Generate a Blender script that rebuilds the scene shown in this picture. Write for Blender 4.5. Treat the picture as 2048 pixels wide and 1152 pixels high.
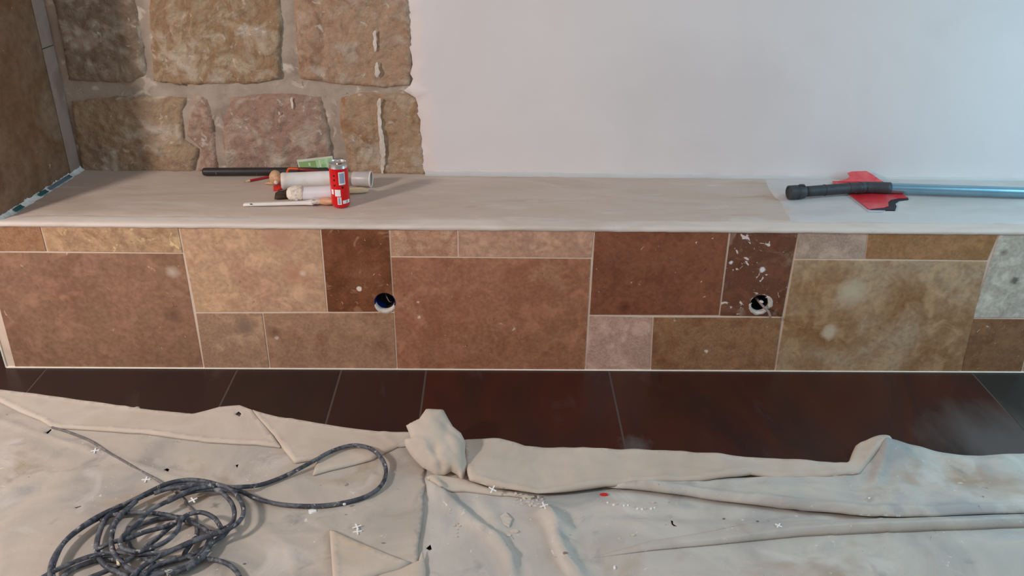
import bpy, bmesh, math, random
import numpy as np
from mathutils import Vector, Matrix, noise
from mathutils.geometry import delaunay_2d_cdt
random.seed(7)
for o in list(bpy.data.objects): bpy.data.objects.remove(o)
SC = bpy.context.scene
COL = SC.collection

# ------------------------------------------------------------------ camera
CAM = Vector((0.30799, 0.07699, 1.52373))
FPX = 1726.03
YAW, PITCH, ROLL = 0.0258661, 0.4760130, 0.0188037
_f = Vector((math.sin(YAW)*math.cos(PITCH), math.cos(YAW)*math.cos(PITCH), -math.sin(PITCH)))
_r = Vector((math.cos(YAW), -math.sin(YAW), 0))
_u = _r.cross(_f)
CR = _r*math.cos(ROLL)+_u*math.sin(ROLL)
CU = -_r*math.sin(ROLL)+_u*math.cos(ROLL)
CF = _f
cd = bpy.data.cameras.new('camera'); cam = bpy.data.objects.new('camera', cd); COL.objects.link(cam)
cd.sensor_fit = 'HORIZONTAL'; cd.sensor_width = 36.0; cd.lens = 36.0*FPX/2048.0
cd.clip_start = 0.02; cd.clip_end = 60
cam.matrix_world = Matrix(((CR.x, CU.x, -CF.x, CAM.x), (CR.y, CU.y, -CF.y, CAM.y), (CR.z, CU.z, -CF.z, CAM.z), (0, 0, 0, 1)))
SC.camera = cam

# ------------------------------------------------------------------ light
w = bpy.data.worlds.new('room_light'); SC.world = w; w.use_nodes = True
w.node_tree.nodes['Background'].inputs[0].default_value = (0.93, 0.96, 1.0, 1)
w.node_tree.nodes['Background'].inputs[1].default_value = 0.22
def area(name, loc, target, size, power, col):
    l = bpy.data.lights.new(name, 'AREA'); l.shape = 'RECTANGLE'; l.size, l.size_y = size
    l.energy = power; l.color = col
    o = bpy.data.objects.new(name, l); COL.objects.link(o); o.location = loc
    o.rotation_euler = (Vector(target)-Vector(loc)).to_track_quat('-Z', 'Y').to_euler()
    return o
area('lamp_left', (-2.45, 0.52, 1.95), (0.2, 2.6, 0.4), (0.30, 0.30), 66, (1.0, 0.91, 0.86))
area('window_light_left', (-3.0, 2.0, 1.5), (0.2, 1.9, 0.1), (0.9, 1.2), 20, (1.0, 0.93, 0.90))
area('window_light_right', (3.3, 1.85, 1.45), (1.6, 2.3, 0.5), (1.0, 1.3), 38, (0.38, 0.78, 1.0))
area('overhead_fill', (0.6, 0.3, 2.9), (0.5, 2.4, 0.4), (2.0, 1.4), 15, (1.0, 0.95, 0.94))  # added general fill from above, no real fitting
vs = SC.view_settings
vs.view_transform = 'Standard'; vs.look = 'None'; vs.gamma = 1.0; vs.exposure = -0.08; vs.use_curve_mapping = False

# ------------------------------------------------------------------ projection of photo points onto real planes
def ray(px, py): return (CF + CR*((px-1024)/FPX) - CU*((py-576)/FPX))
def hitp(px, py, P, N):
    d = ray(px, py); N = Vector(N); t = (Vector(P)-CAM).dot(N)/d.dot(N); return CAM+d*t
def atz(px, py, z=0.0): return hitp(px, py, (0, 0, z), (0, 0, 1))
def aty(px, py, y): return hitp(px, py, (0, y, 0), (0, 1, 0))
ZS = 0.507      # shelf height
YF = 2.45       # tiled front
YW = 2.905      # plaster face of the back wall

# ------------------------------------------------------------------ materials
def lin(c, k=1.0):
    o = []
    for v in c[:3]:
        v = v/255.0; v = v/12.92 if v <= 0.04045 else ((v+0.055)/1.055)**2.4
        o.append(min(v*k, 0.9))
    return (*o, 1)
K = 1.5
def mat(name, cols, scale=6, detail=6, rough=0.7, bump=0.0, bscale=60, specks=(), metal=0.0, stretch=(1, 1, 1), seed=0.0,
        dist=0.4, k=K, spec=0.4, trans=0.0, fine=0.0, coat=0.0, alpha=1.0, masks=(), bdist=0.004):
    m = bpy.data.materials.new(name); m.use_nodes = True; nt = m.node_tree; N = nt.nodes; L = nt.links
    b = N['Principled BSDF']; b.inputs['Roughness'].default_value = rough; b.inputs['Metallic'].default_value = metal
    b.inputs['Specular IOR Level'].default_value = spec
    b.inputs['Transmission Weight'].default_value = trans; b.inputs['Coat Weight'].default_value = coat
    b.inputs['Alpha'].default_value = alpha
    g = N.new('ShaderNodeNewGeometry')
    mp = N.new('ShaderNodeMapping'); mp.inputs['Scale'].default_value = stretch; mp.inputs['Location'].default_value = (seed*3.7, seed*1.3, seed*2.1)
    L.new(g.outputs['Position'], mp.inputs[0])
    def ns(sc, dt=6, ds=0.0, ro=0.55):
        n = N.new('ShaderNodeTexNoise'); n.inputs['Scale'].default_value = sc; n.inputs['Detail'].default_value = dt
        n.inputs['Distortion'].default_value = ds; n.inputs['Roughness'].default_value = ro
        L.new(mp.outputs[0], n.inputs[0]); return n
    def mix(fac, a, c):
        x = N.new('ShaderNodeMix'); x.data_type = 'RGBA'
        for s, v in ((0, fac), (6, a), (7, c)):
            if isinstance(v, (int, float)): x.inputs[s].default_value = v
            elif isinstance(v, tuple): x.inputs[s].default_value = v
            else: L.new(v, x.inputs[s])
        return x.outputs[2]
    def ramp(v, a, c):
        r = N.new('ShaderNodeMapRange'); r.inputs[1].default_value = a; r.inputs[2].default_value = c; L.new(v, r.inputs[0]); return r.outputs[0]
    if len(cols) == 1: out = None; base = lin(cols[0], k)
    else:
        n = ns(scale, detail, dist); cr = N.new('ShaderNodeValToRGB'); e = cr.color_ramp.elements
        p0, p1 = 0.33, 0.67
        while len(e) < len(cols): e.new(0.5)
        for i, c in enumerate(cols): e[i].position = p0+(p1-p0)*i/(len(cols)-1)
        for i, c in enumerate(cols): e[i].color = lin(c, k)
        L.new(n.outputs[0], cr.inputs[0]); base = cr.outputs[0]
    if fine:
        n = ns(scale*14, 5); base = mix(ramp(n.outputs[0], 0.3, 0.75), base, mix(fine, base, lin((45, 25, 15), 1)))
    for (c, sc, a, a2) in specks:       # c colour, sc noise scale, soft thresholds
        n = ns(sc, 4, 0.8); base = mix(ramp(n.outputs[0], a, a2), base, lin(c, k))
    for (c, P, Rr, soft, nsz) in masks:  # round stain with an irregular outline at a place of its own
        sb = N.new('ShaderNodeVectorMath'); sb.operation = 'DISTANCE'; L.new(g.outputs['Position'], sb.inputs[0]); sb.inputs[1].default_value = P
        n = ns(nsz, 4); ad = N.new('ShaderNodeMath'); ad.operation = 'MULTIPLY_ADD'; L.new(n.outputs[0], ad.inputs[0]); ad.inputs[1].default_value = Rr*1.8; L.new(sb.outputs[1], ad.inputs[2])
        base = mix(ramp(ad.outputs[0], Rr*1.85+soft*.8, Rr*1.85-soft*.5), base, lin(c, k))
    if isinstance(base, tuple): b.inputs['Base Color'].default_value = base
    else: L.new(base, b.inputs['Base Color'])
    if bump:
        n = ns(bscale, 8, 0.2, 0.65); bp = N.new('ShaderNodeBump'); bp.inputs['Strength'].default_value = bump; bp.inputs['Distance'].default_value = bdist
        L.new(n.outputs[0], bp.inputs['Height']); L.new(bp.outputs[0], b.inputs['Normal'])
    return m

# ------------------------------------------------------------------ mesh helpers
def add_obj(name, me, parent=None, mat_=None, smooth=False, mats=None):
    o = bpy.data.objects.new(name, me); COL.objects.link(o)
    if mats: [me.materials.append(x) for x in mats]
    elif mat_: me.materials.append(mat_)
    if smooth: me.polygons.foreach_set('use_smooth', [True]*len(me.polygons))
    if parent is not None:
        o.parent = parent
        me.transform(Matrix.Translation(-WL(parent)))
    return o
def WL(o):
    v = Vector(o.location)
    while o.parent is not None: o = o.parent; v += o.location
    return v
def mk(name, V, F, mat_, parent=None, smooth=False):
    me = bpy.data.meshes.new(name); me.from_pydata([tuple(v) for v in V], [], [tuple(f) for f in F]); me.update()
    return add_obj(name, me, parent, mat_, smooth)
def bmo(name, bm, mat_, parent=None, smooth=False):
    bmesh.ops.recalc_face_normals(bm, faces=bm.faces)
    me = bpy.data.meshes.new(name); bm.to_mesh(me); bm.free(); return add_obj(name, me, parent, mat_, smooth)
def thing(name, label, cat, loc, group=None):
    o = bpy.data.objects.new(name, None); o.empty_display_size = 0.05; COL.objects.link(o); o.location = loc
    o['label'] = label; o['category'] = cat
    if group: o['group'] = group
    return o
def tag(o, label, cat=None, group=None, kind=None):
    o['label'] = label
    if cat: o['category'] = cat
    if group: o['group'] = group
    if kind: o['kind'] = kind
    return o
def rebase(o, loc):
    """put a single-mesh thing's origin at loc"""
    loc = Vector(loc); o.data.transform(Matrix.Translation(-loc)); o.location = loc; return o
def inside(P, poly):
    x, y = P[:, 0], P[:, 1]; r = np.zeros(len(P), bool); n = len(poly)
    for i in range(n):
        x0, y0 = poly[i]; x1, y1 = poly[(i+1) % n]
        c = ((y0 > y) != (y1 > y))
        with np.errstate(divide='ignore', invalid='ignore'):
            r ^= c & (x < (x1-x0)*(y-y0)/(y1-y0+1e-15)+x0)
    return r
def dist_line(P, pl, closed=False):
    """distance to a polyline, and on which side (left positive)"""
    n = len(pl); best = np.full(len(P), 1e9); side = np.zeros(len(P)); tt = np.zeros(len(P))
    segs = n if closed else n-1
    for i in range(segs):
        a = np.array(pl[i]); b = np.array(pl[(i+1) % n]); d = b-a; L = d@d+1e-15
        t = np.clip(((P-a)@d)/L, 0, 1); q = a+t[:, None]*d; e = P-q; dd = np.hypot(e[:, 0], e[:, 1])
        m = dd < best; best[m] = dd[m]; side[m] = (d[0]*e[m, 1]-d[1]*e[m, 0]); tt[m] = (i+t[m])/segs
    return best, np.sign(side), tt
def densify(poly, s):
    out = []
    for i in range(len(poly)):
        a = poly[i]; b = poly[(i+1) % len(poly)]; n = max(1, int(math.hypot(b[0]-a[0], b[1]-a[1])/s))
        out += [(a[0]+(b[0]-a[0])*k/n, a[1]+(b[1]-a[1])*k/n) for k in range(n)]
    return out
def smooth_poly(poly, it=2):
    for _ in range(it):
        q = []
        for i in range(len(poly)):
            a = poly[i]; b = poly[(i+1) % len(poly)]
            q += [(a[0]*.75+b[0]*.25, a[1]*.75+b[1]*.25), (a[0]*.25+b[0]*.75, a[1]*.25+b[1]*.75)]
        poly = q
    return poly
def tri(poly, s, holes=(), jit=0.3, bs=None, ring=()):
    bd = densify(poly, bs or s); pts = list(bd); rp = []
    if ring:
        ar = sum(bd[i][0]*bd[(i+1) % len(bd)][1]-bd[(i+1) % len(bd)][0]*bd[i][1] for i in range(len(bd))); sg = 1 if ar > 0 else -1
        for o_ in ring:
            q = []
            for i in range(len(bd)):
                a, b = bd[i-1], bd[(i+1) % len(bd)]; dx, dy = b[0]-a[0], b[1]-a[1]; L = math.hypot(dx, dy)+1e-12
                q.append((bd[i][0]-sg*dy/L*o_, bd[i][1]+sg*dx/L*o_))
            Q = np.array(q); Q = Q[inside(Q, bd)]; dq = dist_line(Q, bd, True)[0]; Q = Q[dq > o_*.93]
            for h in holes: Q = Q[~inside(Q, h)]
            rp += [tuple(p) for p in Q]
    edges = [(i, (i+1) % len(bd)) for i in range(len(bd))]
    for h in holes:
        k = len(pts); pts += h; edges += [(k+i, k+(i+1) % len(h)) for i in range(len(h))]
    A = np.array(bd); lo, hi = A.min(0), A.max(0)
    gx, gy = np.meshgrid(np.arange(lo[0]+s/2, hi[0], s), np.arange(lo[1]+s/2, hi[1], s*.87))
    gx[1::2] += s/2
    G = np.stack([gx.ravel(), gy.ravel()], 1)
    rs = np.random.RandomState(3); G += rs.uniform(-jit, jit, G.shape)*s*.5
    if len(G):
        G = G[inside(G, poly)]
        if len(G): G = G[dist_line(G, bd if len(bd) < 400 or ring else poly, True)[0] > (max(ring)+s*.3 if ring else s*.45)]
        for h in holes:
            G = G[~inside(G, h)]; G = G[dist_line(G, h, True)[0] > s*.3]
        pts += [tuple(p) for p in G]
    pts += rp
    r = delaunay_2d_cdt([Vector(p) for p in pts], edges, [], 0, 1e-6)
    V = np.array([(v.x, v.y) for v in r[0]]); F = np.array([f for f in r[2] if len(f) == 3])
    c = V[F].mean(1); ok = inside(c, poly)
    for h in holes: ok &= ~inside(c, h)
    F = F[ok]
    a = V[F]; ar = (a[:, 1, 0]-a[:, 0, 0])*(a[:, 2, 1]-a[:, 0, 1])-(a[:, 1, 1]-a[:, 0, 1])*(a[:, 2, 0]-a[:, 0, 0])
    F[ar < 0] = F[ar < 0][:, ::-1]
    return V, F
def fbm(P, sc, z=0.0, oc=4):
    return np.array([noise.fractal(Vector((p[0]*sc, p[1]*sc, z)), 1.0, 2.0, oc) for p in P])
def prism_w(name, poly, conv, t, mat_, parent=None, bevel=0.0, holes=()):
    """polygon (u,v) -> conv(u,v,w): slab of thickness t with a chamfered front rim"""
    bm = bmesh.new(); n = len(poly)
    ar = sum(poly[i][0]*poly[(i+1) % n][1]-poly[(i+1) % n][0]*poly[i][1] for i in range(n))
    poly = poly if ar > 0 else poly[::-1]
    a_ = [bm.verts.new(conv(p[0], p[1], t)) for p in poly]; b_ = [bm.verts.new(conv(p[0], p[1], 0)) for p in poly]
    bm.faces.new(a_); bm.faces.new(b_[::-1])
    for i in range(n): bm.faces.new((a_[(i+1) % n], a_[i], b_[i], b_[(i+1) % n]))
    if bevel:
        bm.normal_update()
        es = [e for e in bm.edges if len(e.link_faces) == 2 and e.calc_face_angle(0) > 0.9]
        bmesh.ops.bevel(bm, geom=es, offset=bevel, segments=2, affect='EDGES', profile=0.6)
    return bmo(name, bm, mat_, parent)
def box(name, x0, x1, y0, y1, z0, z1, mat_, parent=None, bevel=0.0):
    bm = bmesh.new(); bmesh.ops.create_cube(bm, size=1)
    for v in bm.verts: v.co = Vector((x0+(v.co.x+.5)*(x1-x0), y0+(v.co.y+.5)*(y1-y0), z0+(v.co.z+.5)*(z1-z0)))
    if bevel: bmesh.ops.bevel(bm, geom=bm.edges[:], offset=bevel, segments=2, affect='EDGES')
    return bmo(name, bm, mat_, parent)
def frame(axis, up=(0, 0, 1)):
    a = Vector(axis).normalized(); s = a.cross(Vector(up))
    if s.length < 1e-4: s = a.cross(Vector((1, 0, 0)))
    s.normalize(); return a, s, s.cross(a)
def lathe(name, prof, org, axis, mat_, parent=None, seg=28, squash=1.0, lump=0.0, up=(0, 0, 1), smooth=True):
    """prof [(r, t)] along axis from org"""
    a, s, u = frame(axis, up); org = Vector(org); V = []; F = []; n = len(prof)
    for (r, t) in prof:
        for k in range(seg):
            th = 2*math.pi*k/seg; q = org+a*t+(s*math.cos(th)+u*math.sin(th)*squash)*r
            if lump: q += (q-org-a*t)*lump*noise.noise(q*60)
            V.append(q)
    for i in range(n-1):
        for k in range(seg):
            F.append((i*seg+k, i*seg+(k+1) % seg, (i+1)*seg+(k+1) % seg, (i+1)*seg+k))
    cl = tuple(prof[0]) == tuple(prof[-1])
    if prof[0][0] > 1e-6 and not cl: F.append(tuple(range(seg))[::-1])
    if prof[-1][0] > 1e-6 and not cl: F.append(tuple((n-1)*seg+k for k in range(seg)))
    o = mk(name, V, F, mat_, parent, smooth)
    bm = bmesh.new(); bm.from_mesh(o.data); bmesh.ops.remove_doubles(bm, verts=bm.verts, dist=1e-6)
    bmesh.ops.recalc_face_normals(bm, faces=bm.faces)
    if smooth:
        for e in bm.edges:
            if len(e.link_faces) == 2 and e.calc_face_angle(0) > 0.7: e.smooth = False
    bm.to_mesh(o.data); bm.free(); return o
def crom(pts, n=6):
    P = [Vector(p) for p in pts]; P = [P[0]*2-P[1]]+P+[P[-1]*2-P[-2]]; out = []
    for i in range(1, len(P)-2):
        for k in range(n):
            t = k/n; a, b, c, d = P[i-1:i+3]
            out.append(0.5*((2*b)+(c-a)*t+(2*a-5*b+4*c-d)*t*t+(3*b-a-3*c+d)*t**3))
    out.append(P[-2]); return out
def tubeVF(path, r, seg=8, off=0):
    V = []; F = []; n = len(path); nrm = Vector((0, 0, 1)); rr = r if hasattr(r, '__len__') else [r]*n
    for i, p in enumerate(path):
        t = (path[min(i+1, n-1)]-path[max(i-1, 0)]).normalized()
        nrm = (nrm-t*nrm.dot(t)); nrm = nrm.normalized() if nrm.length > 1e-5 else t.orthogonal().normalized()
        b = t.cross(nrm)
        for k in range(seg):
            th = 2*math.pi*k/seg; V.append(p+(nrm*math.cos(th)+b*math.sin(th))*rr[i])
    for i in range(n-1):
        for k in range(seg): F.append((off+i*seg+k, off+i*seg+(k+1) % seg, off+(i+1)*seg+(k+1) % seg, off+(i+1)*seg+k))
    F.append(tuple(off+k for k in range(seg))[::-1]); F.append(tuple(off+(n-1)*seg+k for k in range(seg)))
    return V, F
def tube(name, path, r, mat_, parent=None, seg=10):
    V, F = tubeVF([Vector(p) for p in path], r, seg); return mk(name, V, F, mat_, parent, True)

# ================================================================== STRUCTURE
# ---- floor: brown polished stone tiles, laid wall to wall
M_grout_f = mat('floor_grout', [(84, 68, 62)], rough=.8, k=1.0)
floor = mk('floor', [(-3.2, -1.2, -.0008), (4.2, -1.2, -.0008), (4.2, 3.6, -.0008), (-3.2, 3.6, -.0008),
                     (-3.2, -1.2, -.05), (4.2, -1.2, -.05), (4.2, 3.6, -.05), (-3.2, 3.6, -.05)],
           [(0, 1, 2, 3), (7, 6, 5, 4), (0, 4, 5, 1), (1, 5, 6, 2), (2, 6, 7, 3), (3, 7, 4, 0)], M_grout_f)
tag(floor, 'dark red-brown polished tile floor with thin pale joints', kind='structure')
dpt = atz(2030, 892)
dust = [((86, 78, 76), tuple(dpt), .15, .14, 7), ((84, 76, 74), tuple(atz(1270, 893)), .035, .03, 30), ((86, 74, 70), tuple(atz(560, 835)), .02, .03, 30)]
def floor_mat(i, a, b, c, masks=()):
    return mat('floor_tile_%d' % i, [a, b, c], scale=1.6, detail=5, rough=.33, dist=1.2, seed=i*1.7, stretch=(1.6, .7, 1), bump=.05, bscale=18,
               spec=.42, k=1.0, specks=[((80, 66, 62), 5.0, .62, 1.0)], masks=masks)
FM = [floor_mat(0, (42, 28, 26), (46, 29, 26), (54, 30, 26)), floor_mat(1, (46, 28, 25), (42, 27, 24), (56, 30, 26)),
      floor_mat(2, (48, 28, 25), (54, 28, 24), (46, 28, 26)), floor_mat(3, (58, 27, 22), (66, 28, 21), (48, 27, 24), dust[1:2]),
      floor_mat(4, (42, 30, 27), (66, 30, 22), (40, 27, 25), dust), floor_mat(5, (40, 38, 37), (44, 41, 40), (52, 47, 45), dust[:1])]
xs = [-2.9, -2.3, -1.72, -1.12, -.512, -.178, .0955, .690, 1.888, 2.48, 3.08, 3.68]
cols = [0, 1, 0, 0, 1, 2, 3, 4, 5, 5, 5, 5]
k = 0
for r, (y0, y1) in enumerate([(2.95, 3.55), (2.02+.42, 2.95), (1.84, 2.44), (1.24, 1.84), (.64, 1.24), (.04, .64), (-.56, .04)]):
    if r == 1: continue
    for i in range(len(xs)-1):
        if r == 0 and xs[i] > -1.6: continue
        if r > 2 and (i % 2): pass
        g = .0022
        o = box('tile', xs[i]+g, xs[i+1]-g, y0+g, (y1 if r != 2 else 3.0)-g, -.012, 0.0, FM[cols[i] if r == 2 else (cols[i]+r) % 4], floor, .0012)

# ---- back wall: rubble stone at the left, smooth plaster from there on
M_mortar = mat('lime_mortar', [(146, 130, 116), (160, 144, 130), (134, 120, 108)], k=1.25, scale=8, rough=.95, bump=.8, bscale=45,
               specks=[((184, 170, 155), 16, .58, .66), ((100, 84, 74), 38, .68, .76)])
wx0, wx1 = -1.12, .12
gp = [(wx0, .45), (wx1, .45), (wx1, 2.5), (wx0, 2.5)]
V, F = tri(gp, .016)
h = fbm(V, 9, 3.1)*.005+fbm(V, 30, 1.1)*.0015
nV = len(V); W = [(v[0], YW+.015+h[i], v[1]) for i, v in enumerate(V)]
wall = mk('wall_back', W, F[:, :].tolist(), M_mortar, None, True)
bk = box('core', -2.6, 3.9, YW+.045, YW+.25, -.05, 2.5, M_mortar, wall)
tag(wall, 'back wall, rubble stone in pale mortar at the left beside smooth white plaster', kind='structure')
def stone_mat(i, a, b, c, drip=None):
    return mat('wall_stone_%d' % i, [a, b, c], scale=9, rough=.95, bump=1.0, bscale=50, seed=i*2.3, dist=1.6, fine=.18, bdist=.009, k=1.38,
               specks=[((176, 160, 144), 12, .50, .74), ((190, 178, 164), 34, .62, .76), ((110, 90, 74), 24, .66, .80)])
SM = [stone_mat(0, (142, 124, 106), (126, 106, 88), (158, 140, 122)), stone_mat(1, (154, 132, 106), (138, 108, 80), (170, 150, 126)),
      stone_mat(2, (152, 120, 98), (164, 134, 110), (136, 104, 84)), stone_mat(3, (146, 124, 102), (154, 128, 102), (132, 108, 90)),
      stone_mat(4, (156, 126, 110), (144, 114, 98), (164, 140, 122)), stone_mat(5, (152, 120, 94), (162, 134, 108), (144, 106, 78))]
def stone(px_poly, sm, pr=.016, wob=1.0, world=False):
    P = [(p[0], p[1]) if world else ((lambda q: (q.x, q.z))(aty(p[0], p[1], YW))) for p in px_poly]
    c0_ = np.array(P).mean(0); P = [(x+(x-c0_[0])*.03, z+(z-c0_[1])*.03) for x, z in P]
    P = densify(P, .012)
    P = [(x+.005*wob*noise.noise(Vector((x*40, z*40, 5))), z+.004*wob*noise.noise(Vector((x*40, z*40, 9)))) for x, z in P]
    V, F = tri(P, .009)
    d = dist_line(V, P, True)[0]; wd_ = .012+.010*fbm(V, 8, 77.0, 2); e = np.clip(d/np.clip(wd_, .006, .03), 0, 1); e = 1-(1-e)**2
    sd = P[0][0]*31
    h = pr*.8*e+e*(fbm(V, 7, sd)*.008+np.abs(fbm(V, 20, sd+4))*.009+fbm(V, 50, sd+8)*.004)
    W = [(v[0], YW+.018-h[i], v[1]) for i, v in enumerate(V)]
    return mk('stone', W, F.tolist(), sm, wall, True)
stone([(88, -60), (250, -60), (272, 30), (283, 100), (288, 150), (262, 166), (180, 165), (134, 160), (118, 60)], SM[0])
stone([(298, -60), (545, -60), (560, 40), (556, 110), (560, 158), (500, 168), (360, 170), (308, 162), (300, 60)], SM[1])
stone([(585, -60), (812, -60), (822, 40), (824, 120), (818, 170), (770, 176), (670, 168), (600, 158), (592, 60)], SM[2], .02)
stone([(142, 205), (220, 196), (290, 193), (372, 198), (362, 225), (366, 280), (395, 300), (384, 345), (166, 350), (152, 280)], SM[3])
stone([(374, 205), (396, 192), (414, 200), (424, 240), (430, 300), (436, 345), (392, 345), (400, 300), (372, 275)], SM[4], .012)
stone([(462, 200), (560, 188), (640, 198), (652, 240), (660, 300), (668, 345), (452, 345), (446, 260)], SM[4], .018)
stone([(682, 200), (720, 188), (812, 190), (836, 200), (846, 270), (850, 350), (700, 348), (692, 300), (680, 250)], SM[5], .02)
rr = random.Random(5)
z0 = 1.19
for row in range(5):
    x = wx0+.01; zt = z0+rr.uniform(.21, .27)
    while x < .05:
        x2 = min(x+rr.uniform(.28, .5), .09)
        if x2-x > .1: stone([(x, z0), ((x+x2)/2, z0-.006), (x2-.03, z0), (x2-.03, (z0+zt)/2), (x2-.035, zt-.03), ((x+x2)/2, zt-.02), (x, zt-.03)], SM[rr.randrange(6)], .016, world=True)
        x = x2
    z0 = zt
M_plaster = mat('white_plaster', [(200, 190, 188), (203, 194, 192), (197, 187, 185)], scale=1.4, rough=.75, bump=.08, bscale=22, spec=.3, k=1.30)
jag = [(843, 356), (838, 318), (837, 305), (842, 296), (844, 278), (840, 262), (841, 240), (833, 226), (836, 212), (831, 196), (818, 188), (808, 182), (820, 172), (826, 158), (820, 148),
       (825, 130), (823, 110), (819, 96), (822, 78), (816, 60), (821, 44), (818, 30), (806, 14), (812, 0), (808, -40)]
P = [(lambda q: (q.x, q.z))(aty(a, b, YW)) for a, b in jag]
P = [(3.9, .45), (3.9, 2.5), (.045, 2.5), (.03, 2.1), (.05, 1.7), (.035, 1.4)]+P[::-1]+[(P[0][0], .45)]
P = [P[0]]+[q for a, b in zip(P[1:], P[2:]+[P[0]]) for q in [a]]
V, F = tri(densify(P, .05), .06, bs=.02)
dj = dist_line(V, P[3:-1])[0]
hh = .0015*fbm(V, 1.6, 7.7, 2)*np.clip(dj/.1, 0, 1)+.005*np.clip(dj/.012, 0, 1)
nV = len(V)
W = [(v[0], YW+.003-hh[i], v[1]) for i, v in enumerate(V)]+[(v[0], YW+.05, v[1]) for v in V]
cnt = {}
for f in F.tolist():
    for i in range(3): cnt[(f[i], f[(i+1) % 3])] = 1
rim = [(a, b) for a, b in cnt if (b, a) not in cnt]
pl = mk('plaster', W, F.tolist()+[(b, a, a+nV, b+nV) for a, b in rim], M_plaster, wall, False)
pl.data.polygons.foreach_set('use_smooth', [i < len(F) for i in range(len(pl.data.polygons))])
# white limewash drip down the right-hand stones
M_lime = mat('limewash', [(190, 178, 168), (170, 154, 140)], scale=30, rough=.9, bump=.6, bscale=90)
for seg in ([(747, 60), (753, 60), (755, 100), (748, 104)], [(750, 125), (757, 122), (760, 150), (752, 155)], [(755, 195), (763, 195), (762, 240), (770, 280), (772, 310), (768, 345), (762, 345), (762, 300), (756, 250)],
            [(581, 192), (587, 194), (587, 217), (583, 216)], [(556, 222), (562, 221), (560, 230)]):
    q = [(lambda q: (q.x, q.z))(aty(a, b, YW)) for a, b in seg]
    q = densify(smooth_poly(q, 1), .008); q = [(x+.0065*noise.noise(Vector((x*90, z*110, 2))), z) for x, z in q]
    V, F = tri(q, .008); dd = np.clip(dist_line(V, q, True)[0]/.004, 0, 1)
    mk('limewash_drip', [(v[0], YW-.0095-.003*dd[i], v[1]) for i, v in enumerate(V)], F.tolist(), M_lime, wall, True)

# ---- left side wall, clad in big brown tiles, ending at the front of the bench
LA = Vector((-1.1027, 2.915, 0)); LB = Vector((-1.1560, 2.450, 0)); LD = (LB-LA).normalized(); LN = Vector((-LD.y, LD.x, 0))
if LN.x < 0: LN = -LN
def lw(s, z, w=0.0): q = LA+LD*s+LN*w; return Vector((q.x, q.y, z))
def lpx(px, py):
    q = hitp(px, py, LA, LN); return ((q-LA).dot(LD), q.z)
M_mortar2 = mat('tile_bed', [(132, 122, 112)], rough=.9)
q0, q1 = LA-LN*.004, LB-LN*.004
mw = bmesh.new()
pts = [(q0.x, q0.y+.03), (q1.x, q1.y), (-1.95, YF), (-1.95, YW+.03)]
vb = [mw.verts.new((x, y, ZS)) for x, y in pts]; vt = [mw.verts.new((x, y, 2.5)) for x, y in pts]
mw.faces.new(vb); mw.faces.new(vt)
for i in range(4): mw.faces.new((vb[i], vb[(i+1) % 4], vt[(i+1) % 4], vt[i]))
lwall = bmo('wall_left', mw, M_mortar2)
tag(lwall, 'side wall at the left clad in large dark brown travertine, with a narrow tile column in the corner', kind='structure')
M_lw = mat('brown_travertine', [(92, 62, 46), (122, 96, 76), (108, 80, 58), (126, 104, 84)], scale=3.2, rough=.5, bump=.12, fine=.4, seed=4, dist=.9,
           specks=[((160, 132, 108), 45, .70, .74)])
M_lw2 = mat('narrow_travertine', [(128, 108, 98), (138, 118, 108), (118, 98, 88)], scale=7, rough=.6, bump=.1, seed=9)
s_in = lpx(138, 341)[0]; s_up = lpx(56, 0)[0]
s_top = s_up+(s_up-s_in)*.0
sj = .066
def ltile(s0, s1, z0, z1, m, s0t=None):
    s0t = s0 if s0t is None else s0t
    return prism_w('tile', [(s0*1000, z0*1000), (s1*1000, z0*1000), (s1*1000, z1*1000), (s0t*1000, z1*1000)], lambda u, v, w: lw(u/1000, v/1000, w), .003, m, lwall, .0008)
zj = lpx(100, 92)[1]
print('left wall strip', s_in, s_up, zj)
ltile(.002, sj-.002, ZS, zj-.0015, M_lw2); ltile(.002, sj-.002, zj+.0015, zj+.40, M_lw2); ltile(.002, sj-.002, zj+.404, 2.49, M_lw2)
ltile(sj+.002, .468, ZS, 1.115, M_lw); ltile(sj+.002, .468, 1.118, 1.72, M_lw); ltile(sj+.002, .468, 1.723, 2.49, M_lw)
# pillar foot standing on the floor behind the bench end
foot = box('wall_left_foot', -1.95, -1.36, 2.62, YW, 0.0, ZS, M_lw2)
foot.name = 'wall_left_base'; tag(foot, 'shaded masonry under the side wall at the far left', kind='structure')

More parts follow.
